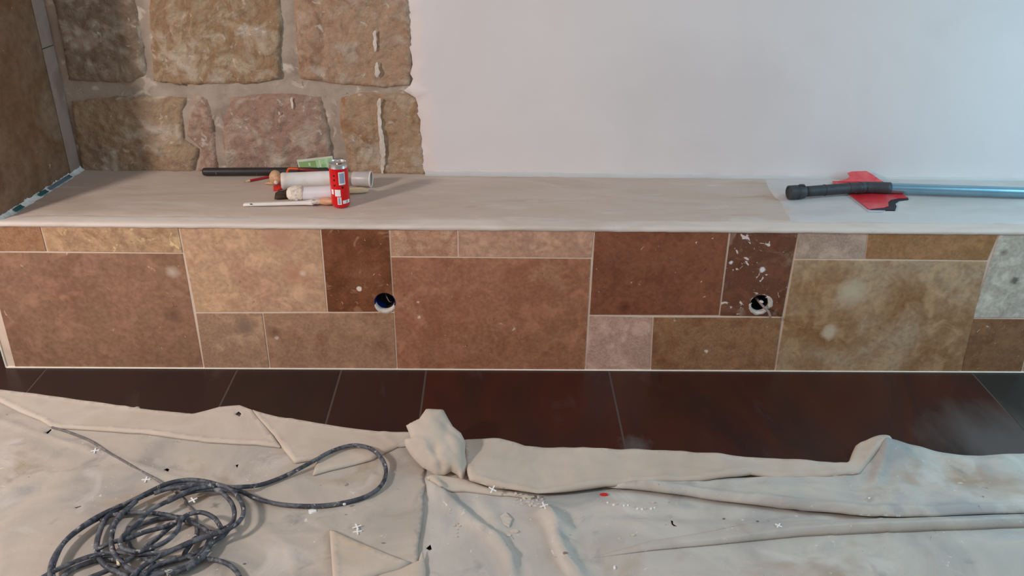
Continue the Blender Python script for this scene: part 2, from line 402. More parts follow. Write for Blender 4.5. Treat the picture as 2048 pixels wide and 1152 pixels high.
# ================================================================== THE BENCH
bench = thing('masonry_bench', 'long built-in bench faced in patchwork travertine with a white plastered top', 'bench', (.35, YF, 0))
M_grout = mat('pale_grout', [(196, 176, 160), (186, 164, 148)], scale=20, rough=.85)
BX0 = -1.247; BX1 = 3.2
body = box('body', BX0+.004, BX1, YF-.0004, YW+.06, 0.001, ZS-.014, M_grout, bench)
def cyl_cut(o, c, r, depth, wob=.0):
    n = 28; V = []; 
    for s in (-.02, depth):
        for k_ in range(n):
            th = 2*math.pi*k_/n; q = r*(1+wob*noise.noise(Vector((math.cos(th)*2, math.sin(th)*2, 3))))
            V.append((c[0]+q*math.cos(th), YF+s, c[1]+q*math.sin(th)))
    F = [tuple(range(n)), tuple(range(2*n-1, n-1, -1))]+[(i, n+i, n+(i+1) % n, (i+1) % n) for i in range(n)]
    me = bpy.data.meshes.new('cut'); me.from_pydata(V, [], F); bmx = bmesh.new(); bmx.from_mesh(me); bmesh.ops.recalc_face_normals(bmx, faces=bmx.faces); bmx.to_mesh(me); bmx.free()
    c_ = bpy.data.objects.new('cut', me); COL.objects.link(c_)
    md = o.modifiers.new('b', 'BOOLEAN'); md.operation = 'DIFFERENCE'; md.object = c_; md.solver = 'EXACT'
    bpy.context.view_layer.update()
    ev = o.evaluated_get(bpy.context.evaluated_depsgraph_get()); nm = bpy.data.meshes.new_from_object(ev)
    o.modifiers.clear(); old = o.data; o.data = nm
    bpy.data.objects.remove(c_)
H1 = aty(770, 604, YF); H2 = aty(1520, 608, YF)
for H, r in ((H1, .034), (H2, .033)): cyl_cut(body, (H.x, H.z), r, .055)
def travertine(i, cols, scale=7, rough=.5, fine=.38, sp=(), dist=.35, masks=(), bump=.12):
    av = [sum(c[j] for c in cols)/len(cols) for j in range(3)]
    sp = (((min(av[0]*1.13, 215), min(av[1]*1.15, 200), min(av[2]*1.16, 190)), 17, .50, .80), ((av[0]*.86, av[1]*.82, av[2]*.80), 24, .54, .80), ((av[0]*.72, av[1]*.66, av[2]*.62), 75, .66, .76))+tuple(sp)
    return mat('travertine_%d' % i, cols, scale=scale, rough=rough, fine=fine, seed=i*1.9+1, dist=dist, specks=sp, bump=bump, bscale=80, spec=.35, bdist=.002, masks=masks)
WS = ((190, 164, 142), 60, .68, .74); WS2 = ((190, 160, 134), 42, .69, .76)
def pk(px, py): return tuple(aty(px, py, YF-.004))
T = [
 ([(-46, 447), (80, 447), (95, 503), (-32, 503)], [(126, 86, 62), (148, 112, 84), (136, 92, 64)], 14, (), ()),
 ([(80, 447), (356, 447), (367, 506), (95, 503)], [(142, 108, 80), (172, 138, 108), (150, 118, 92), (186, 156, 122)], 11, (((196, 168, 128), 22, .62, .68),), ()),
 ([(-32, 503), (367, 506), (408, 735), (30, 735)], [(128, 92, 74), (136, 102, 80), (144, 106, 84)], 5, (WS2,), (((170, 148, 134), pk(345, 545), .012, .02, 60), ((98, 70, 58), pk(345, 630), .014, .03, 80))),
 ([(356, 447), (640, 449), (655, 624), (391, 625)], [(174, 134, 108), (180, 144, 116), (186, 150, 118)], 5, (), (((158, 118, 96), pk(560, 475), .025, .05, 30), ((160, 116, 92), pk(590, 550), .02, .045, 30), ((192, 166, 148), pk(605, 547), .007, .008, 90))),
 ([(640, 449), (778, 451), (788, 624), (655, 624)], [(96, 54, 32), (112, 66, 42), (128, 84, 56)], 12, (WS, ((150, 110, 80), 24, .60, .74)), (((206, 186, 172), pk(718, 578), .008, .002, 110),)),
 ([(391, 625), (525, 625), (540, 737), (408, 736)], [(160, 124, 100), (152, 120, 98), (170, 136, 110)], 9, (), (((120, 98, 84), pk(490, 655), .018, .03, 50),)),
 ([(525, 625), (788, 624), (794, 740), (540, 738)], [(148, 110, 88), (158, 122, 98), (142, 102, 80)], 9, (), (((196, 176, 162), pk(553, 676), .006, .003, 100), ((110, 78, 62), pk(548, 665), .012, .02, 50))),
 ([(778, 451), (915, 452), (916, 514), (781, 513)], [(182, 142, 118), (160, 116, 92), (184, 148, 122)], 16, (), ()),
 ([(915, 452), (1189, 453), (1183, 516), (916, 514)], [(178, 138, 114), (172, 132, 112), (182, 142, 116)], 5, (), ()),
 ([(781, 513), (1183, 516), (1170, 741), (794, 740)], [(140, 90, 66), (154, 106, 80), (144, 94, 70), (164, 120, 92)], 6, (WS2,), (((198, 170, 148), pk(836, 605), .004, .003, 100), ((198, 170, 148), pk(838, 635), .005, .003, 100))),
 ([(1189, 453), (1460, 456), (1438, 631), (1178, 630)], [(112, 64, 44), (128, 78, 56), (120, 70, 48)], 6, (WS,), (((84, 46, 32), pk(1250, 615), .012, .02, 60),)),
 ([(1178, 630), (1306, 633), (1300, 742), (1170, 741)], [(182, 146, 130), (176, 140, 122), (186, 150, 134)], 12, (), ()),
 ([(1306, 633), (1565, 634), (1549, 742), (1300, 742)], [(128, 88, 60), (148, 110, 80), (118, 76, 50)], 10, (WS2,), (((196, 178, 162), pk(1413, 703), .006, .002, 90),)),
 ([(1460, 463), (1597, 465), (1565, 634), (1438, 632)], [(92, 52, 34), (108, 66, 46), (98, 62, 46), (124, 86, 62)], 12, (WS, ((196, 180, 174), 30, .63, .66), ((136, 108, 92), 14, .58, .72)), (((202, 194, 196), pk(1525, 540), .008, .004, 90), ((202, 194, 192), pk(1462, 526), .006, .003, 90))),
 ([(1597, 458), (1737, 459), (1729, 518), (1588, 518)], [(170, 146, 130), (160, 134, 118), (176, 152, 136)], 12, (), ()),
 ([(1737, 459), (2000, 460), (1975, 521), (1729, 518)], [(140, 98, 62), (152, 112, 76), (146, 104, 70)], 9, (), ()),
 ([(1588, 518), (1975, 521), (1922, 743), (1549, 742)], [(138, 96, 62), (152, 116, 84), (164, 138, 110), (172, 148, 120)], 4.5, (), (((178, 158, 134), pk(1660, 665), .02, .015, 40), ((174, 156, 132), pk(1705, 585), .03, .04, 30))),
 ([(2000, 460), (2148, 461), (2112, 636), (1942, 636)], [(178, 166, 152), (172, 160, 146), (184, 172, 158)], 6, (), (((96, 92, 82), pk(2030, 562), .011, .008, 110), ((120, 108, 98), pk(2008, 505), .008, .012, 110))),
 ([(1942, 636), (2070, 637), (2043, 744), (1921, 743)], [(124, 84, 56), (132, 96, 68), (112, 72, 46)], 7, (WS,), ()),
 ([(2070, 637), (2340, 638), (2300, 745), (2043, 744)], [(150, 130, 110), (158, 140, 118), (146, 122, 100)], 7, (), ()),
 ([(2148, 461), (2420, 462), (2372, 637), (2112, 636)], [(140, 112, 84), (150, 122, 96), (132, 100, 74)], 7, (), ()),
 ([(2420, 462), (2830, 463), (2700, 745), (2300, 745)], [(150, 112, 86), (160, 124, 98), (144, 100, 76)], 6, (), ()),
]
rr = random.Random(2)
for i, (c, colr, sc, sp, ms) in enumerate(T):
    P = [aty(a, b, YF) for a, b in c]; P = [Vector((p.x, p.z)) for p in P]
    if i == 21: P[2].x = P[1].x
    cen = sum(P, Vector((0, 0)))/4; g = .0023
    Q = []
    for j, p in enumerate(P):
        sx = 1 if p.x > cen.x else -1; sz = 1 if p.y > cen.y else -1
        x = p.x-sx*g; z = p.y-sz*g
        if z < .02: z = .0035
        if z > .45: z = ZS-.013 if i != 13 else z
        if x < BX0+.01: x = BX0
        Q.append((x, z))
    pr = rr.uniform(.0030, .0046)
    prism_f = prism_w('tile', [(x*1000, z*1000) for x, z in Q], lambda u, v, w: Vector((u/1000, YF+.0018-w, v/1000)), pr, travertine(i, colr, sc, sp=sp, masks=ms), bench, .0009)
    if i in (4, 6, 9): cyl_cut(prism_f, (H1.x, H1.z), .0335, .055)
    if i == 13: cyl_cut(prism_f, (H2.x, H2.z+.0), .0345, .055, .25)
# filler strip above the pierced dark tile
a, b = aty(1461, 458, YF), aty(1597, 464, YF)
box('grout_strip', a.x, b.x, YF-.0012, YF+.002, b.z+.001, ZS-.012, M_grout, bench, .0005)
# bead of plaster down the left end and along the foot
M_bead = mat('white_grout_bead', [(214, 202, 190), (204, 190, 176)], scale=30, rough=.8)
box('end_bead', BX0-.004, BX0+.0012, YF-.003, YF+.006, 0.0, ZS-.012, M_bead, bench, .001)
box('foot_bead', BX0, BX1, YF-.005, YF+.0015, 0.0, .0045, M_bead, bench, .001)
# plaster top
M_top = mat('shelf_plaster', [(182, 163, 148), (188, 170, 158), (174, 154, 140)], k=1.15, scale=4, rough=.85, bump=.3, bscale=30, stretch=(.45, 1.6, 1), dist=.8,
            specks=[((200, 190, 182), 9, .60, .80), ((150, 128, 112), 7, .66, .82), ((120, 100, 90), 90, .76, .78)])
M_rim = mat('rim_plaster', k=1.2, cols=[(196, 180, 168), (204, 190, 180), (188, 172, 160)], scale=7, rough=.85, bump=.3, bscale=40, stretch=(.4, 1, 1))
M_patch = mat('patch_plaster', k=1.12, cols=[(188, 182, 178), (194, 189, 186), (182, 176, 172)], scale=5, rough=.85, bump=.25, bscale=30, stretch=(.5, 1.2, 1))
def slab(name, poly, zb, zt, m, er=.006, nz=.0015, sp=.02, parent=bench, front=None):
    V, F = tri(densify(poly, .03), sp)
    d = dist_line(V, poly, True)[0]; e = np.sqrt(np.clip(d/er, 0, 1)); n_ = fbm(V, 11, zt*77, 3)*nz
    W = [(v[0], v[1], zb+(zt-zb)*e[i]+n_[i]*e[i]) for i, v in enumerate(V)]
    return mk(name, W, F.tolist(), m, parent, True)
sx0 = BX0
slab('plaster_top', [(sx0, YF+.035), (BX1, YF+.035), (BX1, YW+.05), (sx0, YW+.05)], ZS-.014, ZS-.0015, M_top, .004, .0012, .03)
# the trowelled rim: rounded, slightly uneven front nosing
V = []; F = []; n = 260; prof = [(-.0035, -.0135), (-.006, -.011), (-.0065, -.006), (-.0045, -.0015), (.001, .0005), (.012, .0010), (.035, .0008), (.052, .0003), (.060, -.003)]
for i in range(n+1):
    x = BX0+(BX1-BX0)*i/n
    for j, (dy, dz) in enumerate(prof):
        wv = noise.noise(Vector((x*9, j*.35, 2)))*.0022+noise.noise(Vector((x*45, j*.8, 7)))*.0010
        lo = .0018*noise.noise(Vector((x*30, 4, 4))) if j < 2 else 0
        V.append((x, YF+dy+(wv if j < 4 else wv*2.5 if j > 6 else wv), ZS+dz+lo+(wv*.4 if 3 < j < 8 else 0)))
m_ = len(prof)
for i in range(n):
    for j in range(m_-1): F.append((i*m_+j, (i+1)*m_+j, (i+1)*m_+j+1, i*m_+j+1))
F += [tuple(range(m_)), tuple(n*m_+j for j in range(m_))[::-1]]
mk('plaster_rim', V, F, M_rim, bench, True)
# whiter plaster patch from two thirds along, and a scrape of plaster before it
ed = [(1528, 356), (1540, 380), (1556, 405), (1572, 430)]
E = [(lambda q: (q.x, q.y))(atz(a, b, ZS)) for a, b in ed]
E[-1] = (E[-1][0], YF+.05); E[0] = (E[0][0], YW+.0)
slab('plaster_patch', E[::-1]+[(E[0][0]+.05, YW+.01), (BX1, YW+.01), (BX1, YF+.045)][0:0]+[E[0], (BX1, YW), (BX1, YF+.05)][1:], ZS-.002, ZS+.0012, M_patch, .012, .001, .025)
# coving of filler where shelf and plaster wall meet
V = []; F = []; n = 200
for i in range(n+1):
    x = .075+(BX1-.075)*i/n; wv = noise.noise(Vector((x*7, 1, 1)))*.0018+noise.noise(Vector((x*40, 3, 1)))*.0012
    for (dy, dz) in [(-.020+wv*3, -.0015), (-.010, .0005+wv), (-.004, .004+wv), (-.001, .008+wv*2)]: V.append((x, YW+dy, ZS+dz))
for i in range(n):
    for j in range(3): F.append((i*4+j, (i+1)*4+j, (i+1)*4+j+1, i*4+j+1))
mk('filler_coving', V, F, M_patch, bench, True)
# filler smear with bits along the side wall
M_smear = mat('blueish_filler', [(176, 180, 180), (196, 196, 192), (150, 156, 156)], scale=25, rough=.8, bump=.4, bscale=70)
V = []; F = []; n = 70
for i in range(n+1):
    s = .0+.46*i/n; wv = noise.noise(Vector((s*40, 1, 1))); w2 = abs(noise.noise(Vector((s*70, 9, 1))))
    for (dn, dz) in [(.003, .009+.010*w2+.004*wv), (.006, .004+.004*w2), (.012+.004*wv, .0015), (.018+.007*wv, -.002)]:
        V.append(lw(s, ZS+dz, dn))
for i in range(n):
    for j in range(3): F.append((i*4+j, (i+1)*4+j, (i+1)*4+j+1, i*4+j+1))
mk('filler_smear', V, F, M_smear, bench, True)
# the two socket holes
M_blue = mat('blue_plastic', [(14, 44, 130)], rough=.35, k=1.3)
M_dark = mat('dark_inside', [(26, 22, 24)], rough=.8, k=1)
M_wire = mat('grey_wire', [(120, 104, 98)], rough=.6)
M_ring = mat('ragged_plaster', [(186, 176, 168), (170, 158, 148)], scale=40, rough=.9, bump=.6, bscale=120)
def cup(name, c, r, y0, y1, m, parent, th=.0015):
    prof = [(r, y0), (r, y1), (0, y1), (0, y1-th), (r-th, y1-th), (r-th, y0), (r, y0)]
    return lathe(name, [(p, t) for p, t in prof], (c.x, 0, c.z), (0, 1, 0), m, parent, 32)
s1 = cup('socket_box', H1, .0318, YF+.004, YF+.050, M_blue, bench)
tag(s1, 'blue plastic socket box set in the dark tile')
tube('wire', crom([(H1.x-.004, YF+.046, H1.z+.02), (H1.x+.002, YF+.02, H1.z+.012), (H1.x+.012, YF+.012, H1.z-.004), (H1.x+.018, YF+.03, H1.z-.016)], 5), .0016, M_wire, s1, 6)
lathe('shade_disc', [(0, 0), (.030, 0), (.030, .0008), (0, .0008)], (H1.x, YF+.0470, H1.z), (0, 1, 0), M_dark, s1, 24)  # dark disc over the blue back: shade of the depth put into colour
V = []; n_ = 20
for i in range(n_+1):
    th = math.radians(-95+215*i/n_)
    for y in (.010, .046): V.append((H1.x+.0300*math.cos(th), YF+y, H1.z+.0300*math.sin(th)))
mk('shade_arc', V, [(2*i, 2*i+1, 2*i+3, 2*i+2) for i in range(n_)], M_dark, s1, True)  # dark arc painting shade on the right inner wall, no real part
s2 = cup('socket_box', H2, .0312, YF+.008, YF+.050, M_dark, bench)
tag(s2, 'dark socket hole with a cut cable hanging out')
a = aty(1518, 606, YF-.002); b = aty(1541, 633, YF-.03)
tube('cable_stub', crom([(a.x-.006, YF+.045, a.z+.004), (a.x, YF+.015, a.z+.002), (a.x+.010, YF-.008, a.z-.006), (b.x-.006, YF-.022, b.z+.012), (b.x, YF-.030, b.z-.004)], 6), .0038, M_wire, s2, 8)
lathe('sheath_end', [(0, 0), (.0045, .001), (.005, .007), (.003, .012), (0, .013)], (a.x+.005, YF+.006, a.z+.002), (.6, -1, .2), M_ring, s2, 10)
# collars of plaster: crescents at the holes' lower edges
def crescent(c, r0, r1, a0, a1, m, seed, par):
    V = []; F = []; n = 26
    for i in range(n+1):
        th = math.radians(a0+(a1-a0)*i/n); e = max(0.0, math.sin(math.pi*i/n))**.4; wv = noise.noise(Vector((th*3, seed, 0)))*.004
        for (rad, y) in [(r0, YF+.012), (r0+.001, YF-.0025), ((r0+r1*e+r0*(1-e))/2+wv*.5, YF-.0042), (r1*e+r0*(1-e)+wv, YF-.0022)]:
            V.append((c.x+rad*math.cos(th), y, c.z+rad*math.sin(th)))
    for i in range(n):
        for j in range(3): F.append((i*4+j, i*4+j+1, (i+1)*4+j+1, (i+1)*4+j))
    return mk('plaster_collar', V, F, m, par, True)
crescent(H1, .0285, .040, 190, 345, M_ring, 1, bench); crescent(H2, .0275, .0385, 170, 330, M_ring, 5, bench); crescent(H2, .0275, .040, -32, 62, M_ring, 8, bench)

# ================================================================== THINGS ON THE SHELF
zsh = ZS
M_red = mat('can_red', [(190, 8, 14)], rough=.28, metal=.25, k=1.5, coat=.4)
M_alu = mat('aluminium', [(190, 188, 186)], rough=.3, metal=.9, k=1.3)
M_white = mat('white_print', [(215, 212, 210)], rough=.5, k=1.3)
M_grey = mat('grey_print', [(128, 138, 156)], rough=.5)
M_black = mat('dark_print', [(70, 10, 14)], rough=.5, k=1)
c = atz(682.5, 411, zsh)
can = thing('drink_can', 'tall slim red drink can with pale printed panels standing at the shelf front', 'can', (c.x, c.y, zsh))
R0 = .029
lathe('body', [(.0205, .0008), (.0225, 0), (.0250, .003), (.0285, .010), (R0, .016), (R0, .124), (.0285, .128)], c, (0, 0, 1), M_red, can, 40)
lathe('shoulder', [(.0285, .128), (.0265, .136), (.0262, .139), (.0272, .1405), (.0270, .1425), (.0255, .143), (.0248, .1395), (0, .1392)], c, (0, 0, 1), M_alu, can, 40)
tb = bmesh.new(); bmesh.ops.create_circle(tb, cap_ends=True, radius=.0085, segments=16)
r_ = bmesh.ops.extrude_face_region(tb, geom=tb.faces[:]); bmesh.ops.translate(tb, vec=(0, 0, .0014), verts=[v for v in r_['geom'] if isinstance(v, bmesh.types.BMVert)])
bmesh.ops.scale(tb, vec=(1.4, .8, 1), verts=tb.verts); bmesh.ops.translate(tb, vec=(c.x+.005, c.y-.002, zsh+.1400), verts=tb.verts)
bmo('pull_tab', tb, M_alu, can)
tb = bmesh.new(); bmesh.ops.create_circle(tb, cap_ends=True, radius=.0065, segments=16)
bmesh.ops.scale(tb, vec=(1.2, .8, 1), verts=tb.verts); bmesh.ops.translate(tb, vec=(c.x+.009, c.y-.014, zsh+.1397), verts=tb.verts)
bmo('opening', tb, M_dark, can)
vdir = math.atan2(CAM.y-c.y, CAM.x-c.x)
def wrap(name, a0, a1, z0, z1, m, lift=.0003):
    V = []; n = 8
    for i in range(n+1):
        th = vdir+math.radians(a0+(a1-a0)*i/n)
        for z in (z0, z1): V.append((c.x+(R0+lift)*math.cos(th), c.y+(R0+lift)*math.sin(th), zsh+z))
    F = [(2*i, 2*i+2, 2*i+3, 2*i+1) for i in range(n)]
    return mk(name, V, F, m, can)
wrap('printed_panel', -4, 36, .078, .119, M_white); wrap('printed_panel', 1, 31, .083, .115, M_grey, .0005)
wrap('printed_panel', -33, 2, .041, .063, M_white)
wrap('printed_panel', -20, 4, .004+.010, .038, M_white); wrap('printed_panel', -15, -3, .016, .036, M_grey, .0005)
wrap('printed_panel', 12, 62, .016, .027, M_white); wrap('printed_panel', 34, 44, .017, .026, M_grey, .0005)
for zz in (.104, .090, .073): wrap('printed_mark', -38, -26, zz, zz+.006, M_black)
wrap('printed_mark', 10, 22, .066, .073, M_black); wrap('printed_panel', -60, -42, .046, .062, M_white)
# plastic collar tube (black)
M_blk = mat('black_plastic', [(40, 36, 36), (50, 46, 46)], scale=20, rough=.45, k=1.1, specks=[((120, 112, 108), 60, .70, .76)])
M_blkdusty = mat('dusty_black_plastic', [(42, 40, 42), (60, 58, 60), (48, 50, 54)], scale=18, rough=.55, k=1.1, specks=[((140, 134, 130), 50, .66, .74)])
a = atz(405, 343.5, zsh+.0145); b = atz(592, 342.5, zsh+.0145); a.z = b.z = zsh+.0145; d = (b-a).normalized(); Lt = .42
bt = thing('black_tube', 'long black plastic tube lying against the stone wall', 'tube', tuple(a))
lathe('barrel', [(0, 0), (.009, .0008), (.0125, .004), (.0135, .010), (.0135, Lt-.03), (.0145, Lt-.03), (.0145, Lt), (.012, Lt), (.012, Lt-.01), (0, Lt-.01)], a, d, M_blk, bt, 28)
# green printed packet leaning on the wall
M_green = mat('green_card', [(92, 122, 62), (104, 132, 74)], scale=14, rough=.45)
M_green2 = mat('bright_green_card', [(112, 150, 96), (134, 168, 120), (96, 134, 80)], scale=40, rough=.4)
M_clear = mat('clear_plastic_sleeve', [(168, 168, 150), (184, 182, 168)], scale=20, rough=.2, k=1.3)
g = [aty(a, b, YW-.012) for a, b in ((594, 320), (665, 312), (670, 337), (600, 344))]
gb = [aty(a, b, YW-.03) for a, b in ((594, 320), (665, 312), (670, 337), (600, 344))]
P4 = [g[0], g[1], gb[2], gb[3]]
gn = (P4[1]-P4[0]).cross(P4[3]-P4[0]).normalized()
if gn.y > 0: gn = -gn
gp_ = thing('card_packet', 'small green printed card packet leaning on the stone wall behind the cartridges', 'packet', tuple((P4[2]+P4[3])/2))
def quad(u0, u1, v0, v1, w0, w1, name, m):
    def at(u, v, w_): return P4[0].lerp(P4[1], u).lerp(P4[3].lerp(P4[2], u), v)+gn*w_
    V = [at(u, v, w_) for w_ in (w0, w1) for (u, v) in ((u0, v0), (u1, v0), (u1, v1), (u0, v1))]
    return mk(name, V, [(0, 1, 2, 3), (7, 6, 5, 4), (0, 4, 5, 1), (1, 5, 6, 2), (2, 6, 7, 3), (3, 7, 4, 0)], m, gp_)
quad(0, 1, 0, 1, 0, .003, 'sleeve', M_clear)
quad(.04, .50, .2, .9, .003, .0042, 'card', M_green); quad(.52, .96, .14, .85, .003, .0044, 'card', M_green2)
quad(.30, .35, .35, .6, .0042, .0048, 'printed_mark', M_clear); quad(.60, .64, .2, .8, .0044, .005, 'printed_mark', M_clear); quad(.80, .83, .2, .8, .0044, .005, 'printed_mark', M_clear)
# cartridges
M_cart = mat('white_cartridge', [(206, 204, 208), (198, 196, 202)], scale=12, rough=.3, k=1.4, coat=.3)
M_cartd = mat('smeared_cartridge', [(206, 202, 206), (200, 192, 188), (192, 174, 158)], scale=9, rough=.5, k=1.4, dist=.6)
M_crust = mat('dried_filler', [(190, 172, 156), (204, 190, 176), (138, 130, 126)], scale=45, rough=.9, bump=.8, bscale=90)
def cart(name, label, pa, pb, r, m, L=None):
    a = atz(pa[0], pa[1], zsh+r); b = atz(pb[0], pb[1], zsh+r); d = (b-a).normalized(); L = L or (b-a).length
    t = thing(name, label, 'cartridge', (a.x, a.y, zsh))
    lathe('barrel', [(0, .003), (r*.80, .002), (r*.93, 0), (r, .004), (r, .012), (r*.975, .014), (r*.975, L-.012), (r, L-.01), (r, L-.002), (r*.9, L), (0, L-.004)], a, d, m, t, 36)
    return t, a, d, L
t1, a1, d1, L1 = cart('sealant_cartridge', 'cream-smeared white sealant cartridge, the rear of the two beside the can', (563, 362), (692, 357), .0275, M_cartd, .180)
lathe('nozzle', [(.009, 0), (.0085, .010), (.004, .03), (.003, .03), (.003, .026), (0, .026)], a1+d1*(L1-.002), d1+Vector((0, 0, 0)), M_white, t1, 14)
t2, a2, d2, L2 = cart('sealant_cartridge', 'clean glossy white sealant cartridge in front, capped with dried filler', (590, 389), (700, 384.5), .0240, M_cart, .165)
lathe('crusted_cap', [(0, -.026), (.010, -.025), (.018, -.020), (.0235, -.008), (.0255, .004), (.0262, .018), (.0245, .024)], a2+Vector((0, 0, .003)), d2, M_crust, t2, 26, lump=.16)
# flat brush lying under the cartridges
M_bris = mat('dark_bristle', [(48, 34, 24), (78, 60, 42), (36, 26, 20)], scale=90, rough=.8, k=1.0, stretch=(.15, 1, 1), bump=.5, bscale=200)
M_wood = mat('cream_wood', [(196, 176, 146), (184, 160, 128)], scale=20, rough=.6, stretch=(.4, 2, 1))
M_ferr = mat('grey_ferrule', [(150, 146, 142), (190, 184, 176)], scale=30, rough=.4, metal=.6)
fa = atz(550, 392, zsh+.004); fb = atz(737, 379, zsh+.010); d = (fb-fa); Ln = d.length; d.normalize(); s = Vector((0, 0, 1)).cross(d).normalized()
fbz = thing('flat_paint_brush', 'flat paint brush with dark brown bristles poking out under the cartridges', 'brush', (fa.x, fa.y, zsh))
def flat(name, secs, m, par, org, d, s, seg=14, zup=Vector((0, 0, 1))):
    """secs (t, half width, half thickness, z)"""
    V = []; F = []
    for (t, hw, ht, z) in secs:
        for k_ in range(seg):
            th = 2*math.pi*k_/seg; ca, sa = math.cos(th), math.sin(th)
            e = .45; V.append(org+d*t+s*hw*math.copysign(abs(ca)**e, ca)+zup*(z+ht*math.copysign(abs(sa)**e, sa)))
    n = len(secs)
    for i in range(n-1):
        for k_ in range(seg): F.append((i*seg+k_, i*seg+(k_+1) % seg, (i+1)*seg+(k_+1) % seg, (i+1)*seg+k_))
    F += [tuple(range(seg))[::-1], tuple((n-1)*seg+k_ for k_ in range(seg))]
    return mk(name, V, F, m, par, True)
dh = Vector((d.x, d.y, 0)).normalized()
o0 = Vector((fa.x, fa.y, zsh))
flat('bristles', [(0, .025, .003, .004), (.01, .0275, .006, .0065), (.05, .025, .009, .0095)], M_bris, fbz, o0, dh, s)
flat('ferrule', [(.048, .0195, .0066, .007), (.08, .0195, .0066, .007)], M_ferr, fbz, o0, dh, s)
flat('handle', [(.08, .019, .006, .007), (.10, .015, .006, .008), (.14, .009, .006, .008), (.20, .0085, .006, .008), (Ln-.045, .013, .007, .009), (Ln-.02, .013, .0065, .009), (Ln, .005, .004, .008)], M_wood, fbz, o0, dh, s)
# clear measuring cup lying behind the can
M_cup = mat('cloudy_plastic', [(160, 152, 150), (176, 170, 168)], scale=18, rough=.35, k=1.3)
M_cuprim = mat('milky_rim', [(206, 196, 186)], rough=.5, k=1.3)
ca_ = atz(705, 357, zsh+.026); cb_ = atz(731, 357, zsh+.026); d = (cb_-ca_).normalized(); d = Vector((d.x, d.y-.10, 0)).normalized()
cp = thing('plastic_cup', 'cloudy plastic cup with a milky rim lying on its side behind the can', 'cup', (ca_.x, ca_.y, zsh))
lathe('cup_wall', [(0, 0), (.0215, 0), (.023, .002), (.0258, .060), (.0243, .060), (.0215, .003), (0, .003)], ca_, d, M_cup, cp, 32)
V = []; F = []; n1, n2 = 32, 8; aa, ss, uu = frame(d)
for i in range(n1):
    th = 2*math.pi*i/n1; rd = ss*math.cos(th)+uu*math.sin(th)
    for j in range(n2):
        ph = 2*math.pi*j/n2; V.append(ca_+d*(.061+.0026*math.sin(ph))+rd*(.0254+.0022*math.cos(ph)))
for i in range(n1):
    for j in range(n2): F.append((i*n2+j, ((i+1) % n1)*n2+j, ((i+1) % n1)*n2+(j+1) % n2, i*n2+(j+1) % n2))
mk('rim', V, F, M_cuprim, cp, True)
# red pencil
M_pr = mat('pencil_red', [(150, 22, 36)], rough=.4)
M_lead = mat('pencil_lead', [(60, 50, 50)], rough=.5)
pa = atz(488, 363.5, zsh+.004); pb = atz(556, 350, zsh+.004); d = (pb-pa).normalized()
pen = thing('pencil', 'red pencil with a bare wooden point, tip towards the left', 'pencil', (pa.x, pa.y, zsh))
lathe('lead', [(0, 0), (.0011, .004)], pa, d, M_lead, pen, 6)
lathe('point', [(.0011, .004), (.0038, .020)], pa, d, M_wood, pen, 6)
lathe('shaft', [(.0038, .020), (.0038, .150), (0, .150)], pa, d, M_pr, pen, 6, smooth=False)
# wooden knob handled tool
M_kn = mat('worn_wood', [(186, 148, 116), (170, 132, 100), (196, 164, 134)], scale=25, rough=.6, dist=1.5)
kc = atz(551, 357, zsh+.022)
kn = thing('wooden_handled_scraper', 'round-ended wooden tool handle leaning between pencil and cartridges', 'scraper', (kc.x, kc.y, zsh))
ax = Vector((.10, -.86, -.32)).normalized()
lathe('handle', [(0, -.024), (.010, -.021), (.0165, -.012), (.0200, 0), (.0190, .008), (.0150, .015), (.009, .019), (0, .0205)], kc+Vector((0, 0, .004)), ax, M_kn, kn, 26, squash=1.28)
lathe('pin', [(.0062, 0), (.0060, .005), (.004, .008), (0, .0085)], kc+Vector((.006, -.024, -.004)), Vector((.3, -1, -.1)), M_cuprim, kn, 14)
wa = atz(529, 366, zsh+.003)
flat('blade_tang', [(0, .002, .0008, .001), (.012, .0055, .0035, .0045), (.030, .008, .005, .0055), (.050, .007, .004, .006)], M_kn, kn, Vector((wa.x, wa.y, zsh)), Vector((.97, -.20, .02)).normalized(), Vector((.2, .97, 0)).normalized())
# red scraps by the brush
M_redp = mat('red_plastic', [(190, 40, 38), (176, 32, 34)], scale=20, rough=.35, k=1.4)
ra = atz(546, 380, zsh+.003); rb = atz(570, 374, zsh+.003)
rs = prism_w('red_wedge', [(p.x*1000, p.y*1000) for p in (atz(547, 382, zsh), atz(556, 382, zsh), atz(574, 374, zsh), atz(562, 372, zsh), atz(547, 374, zsh))],
             lambda u, v, w_: Vector((u/1000, v/1000, zsh+w_)), .005, M_redp, None, .001)
rebase(rs, (ra.x, ra.y, zsh)); tag(rs, 'small red plastic tile wedge beside the dark bristles', 'wedge')
# orange knife frame
M_or = mat('orange_plastic', [(208, 84, 40)], rough=.4, k=1.4)
M_mar = mat('maroon_plastic', [(110, 30, 34)], rough=.4)
p0 = aty(572, 350, 2.83); p1 = aty(577, 338, 2.83); p2 = aty(597, 338, 2.83); p3 = aty(612, 341, 2.83)
kf = thing('snap_knife', 'orange and maroon snap-off knife lodged between tube and cartridges', 'knife', (p0.x, p0.y, p0.z))
pth = [p0+Vector((0, 0, -.012)), p0, p0.lerp(p1, .75), p1+Vector((.003, 0, .001)), p2]
tube('orange_frame', crom(pth, 4), .0035, M_or, kf, 8)
flat('knife_body', [(0, .006, .004, 0), (.045, .006, .004, -.002), (.10, .006, .0035, -.006)], M_mar, kf, p2+Vector((-.018, .004, .0)), Vector((1, .0, -.05)).normalized(), Vector((0, 1, 0)))
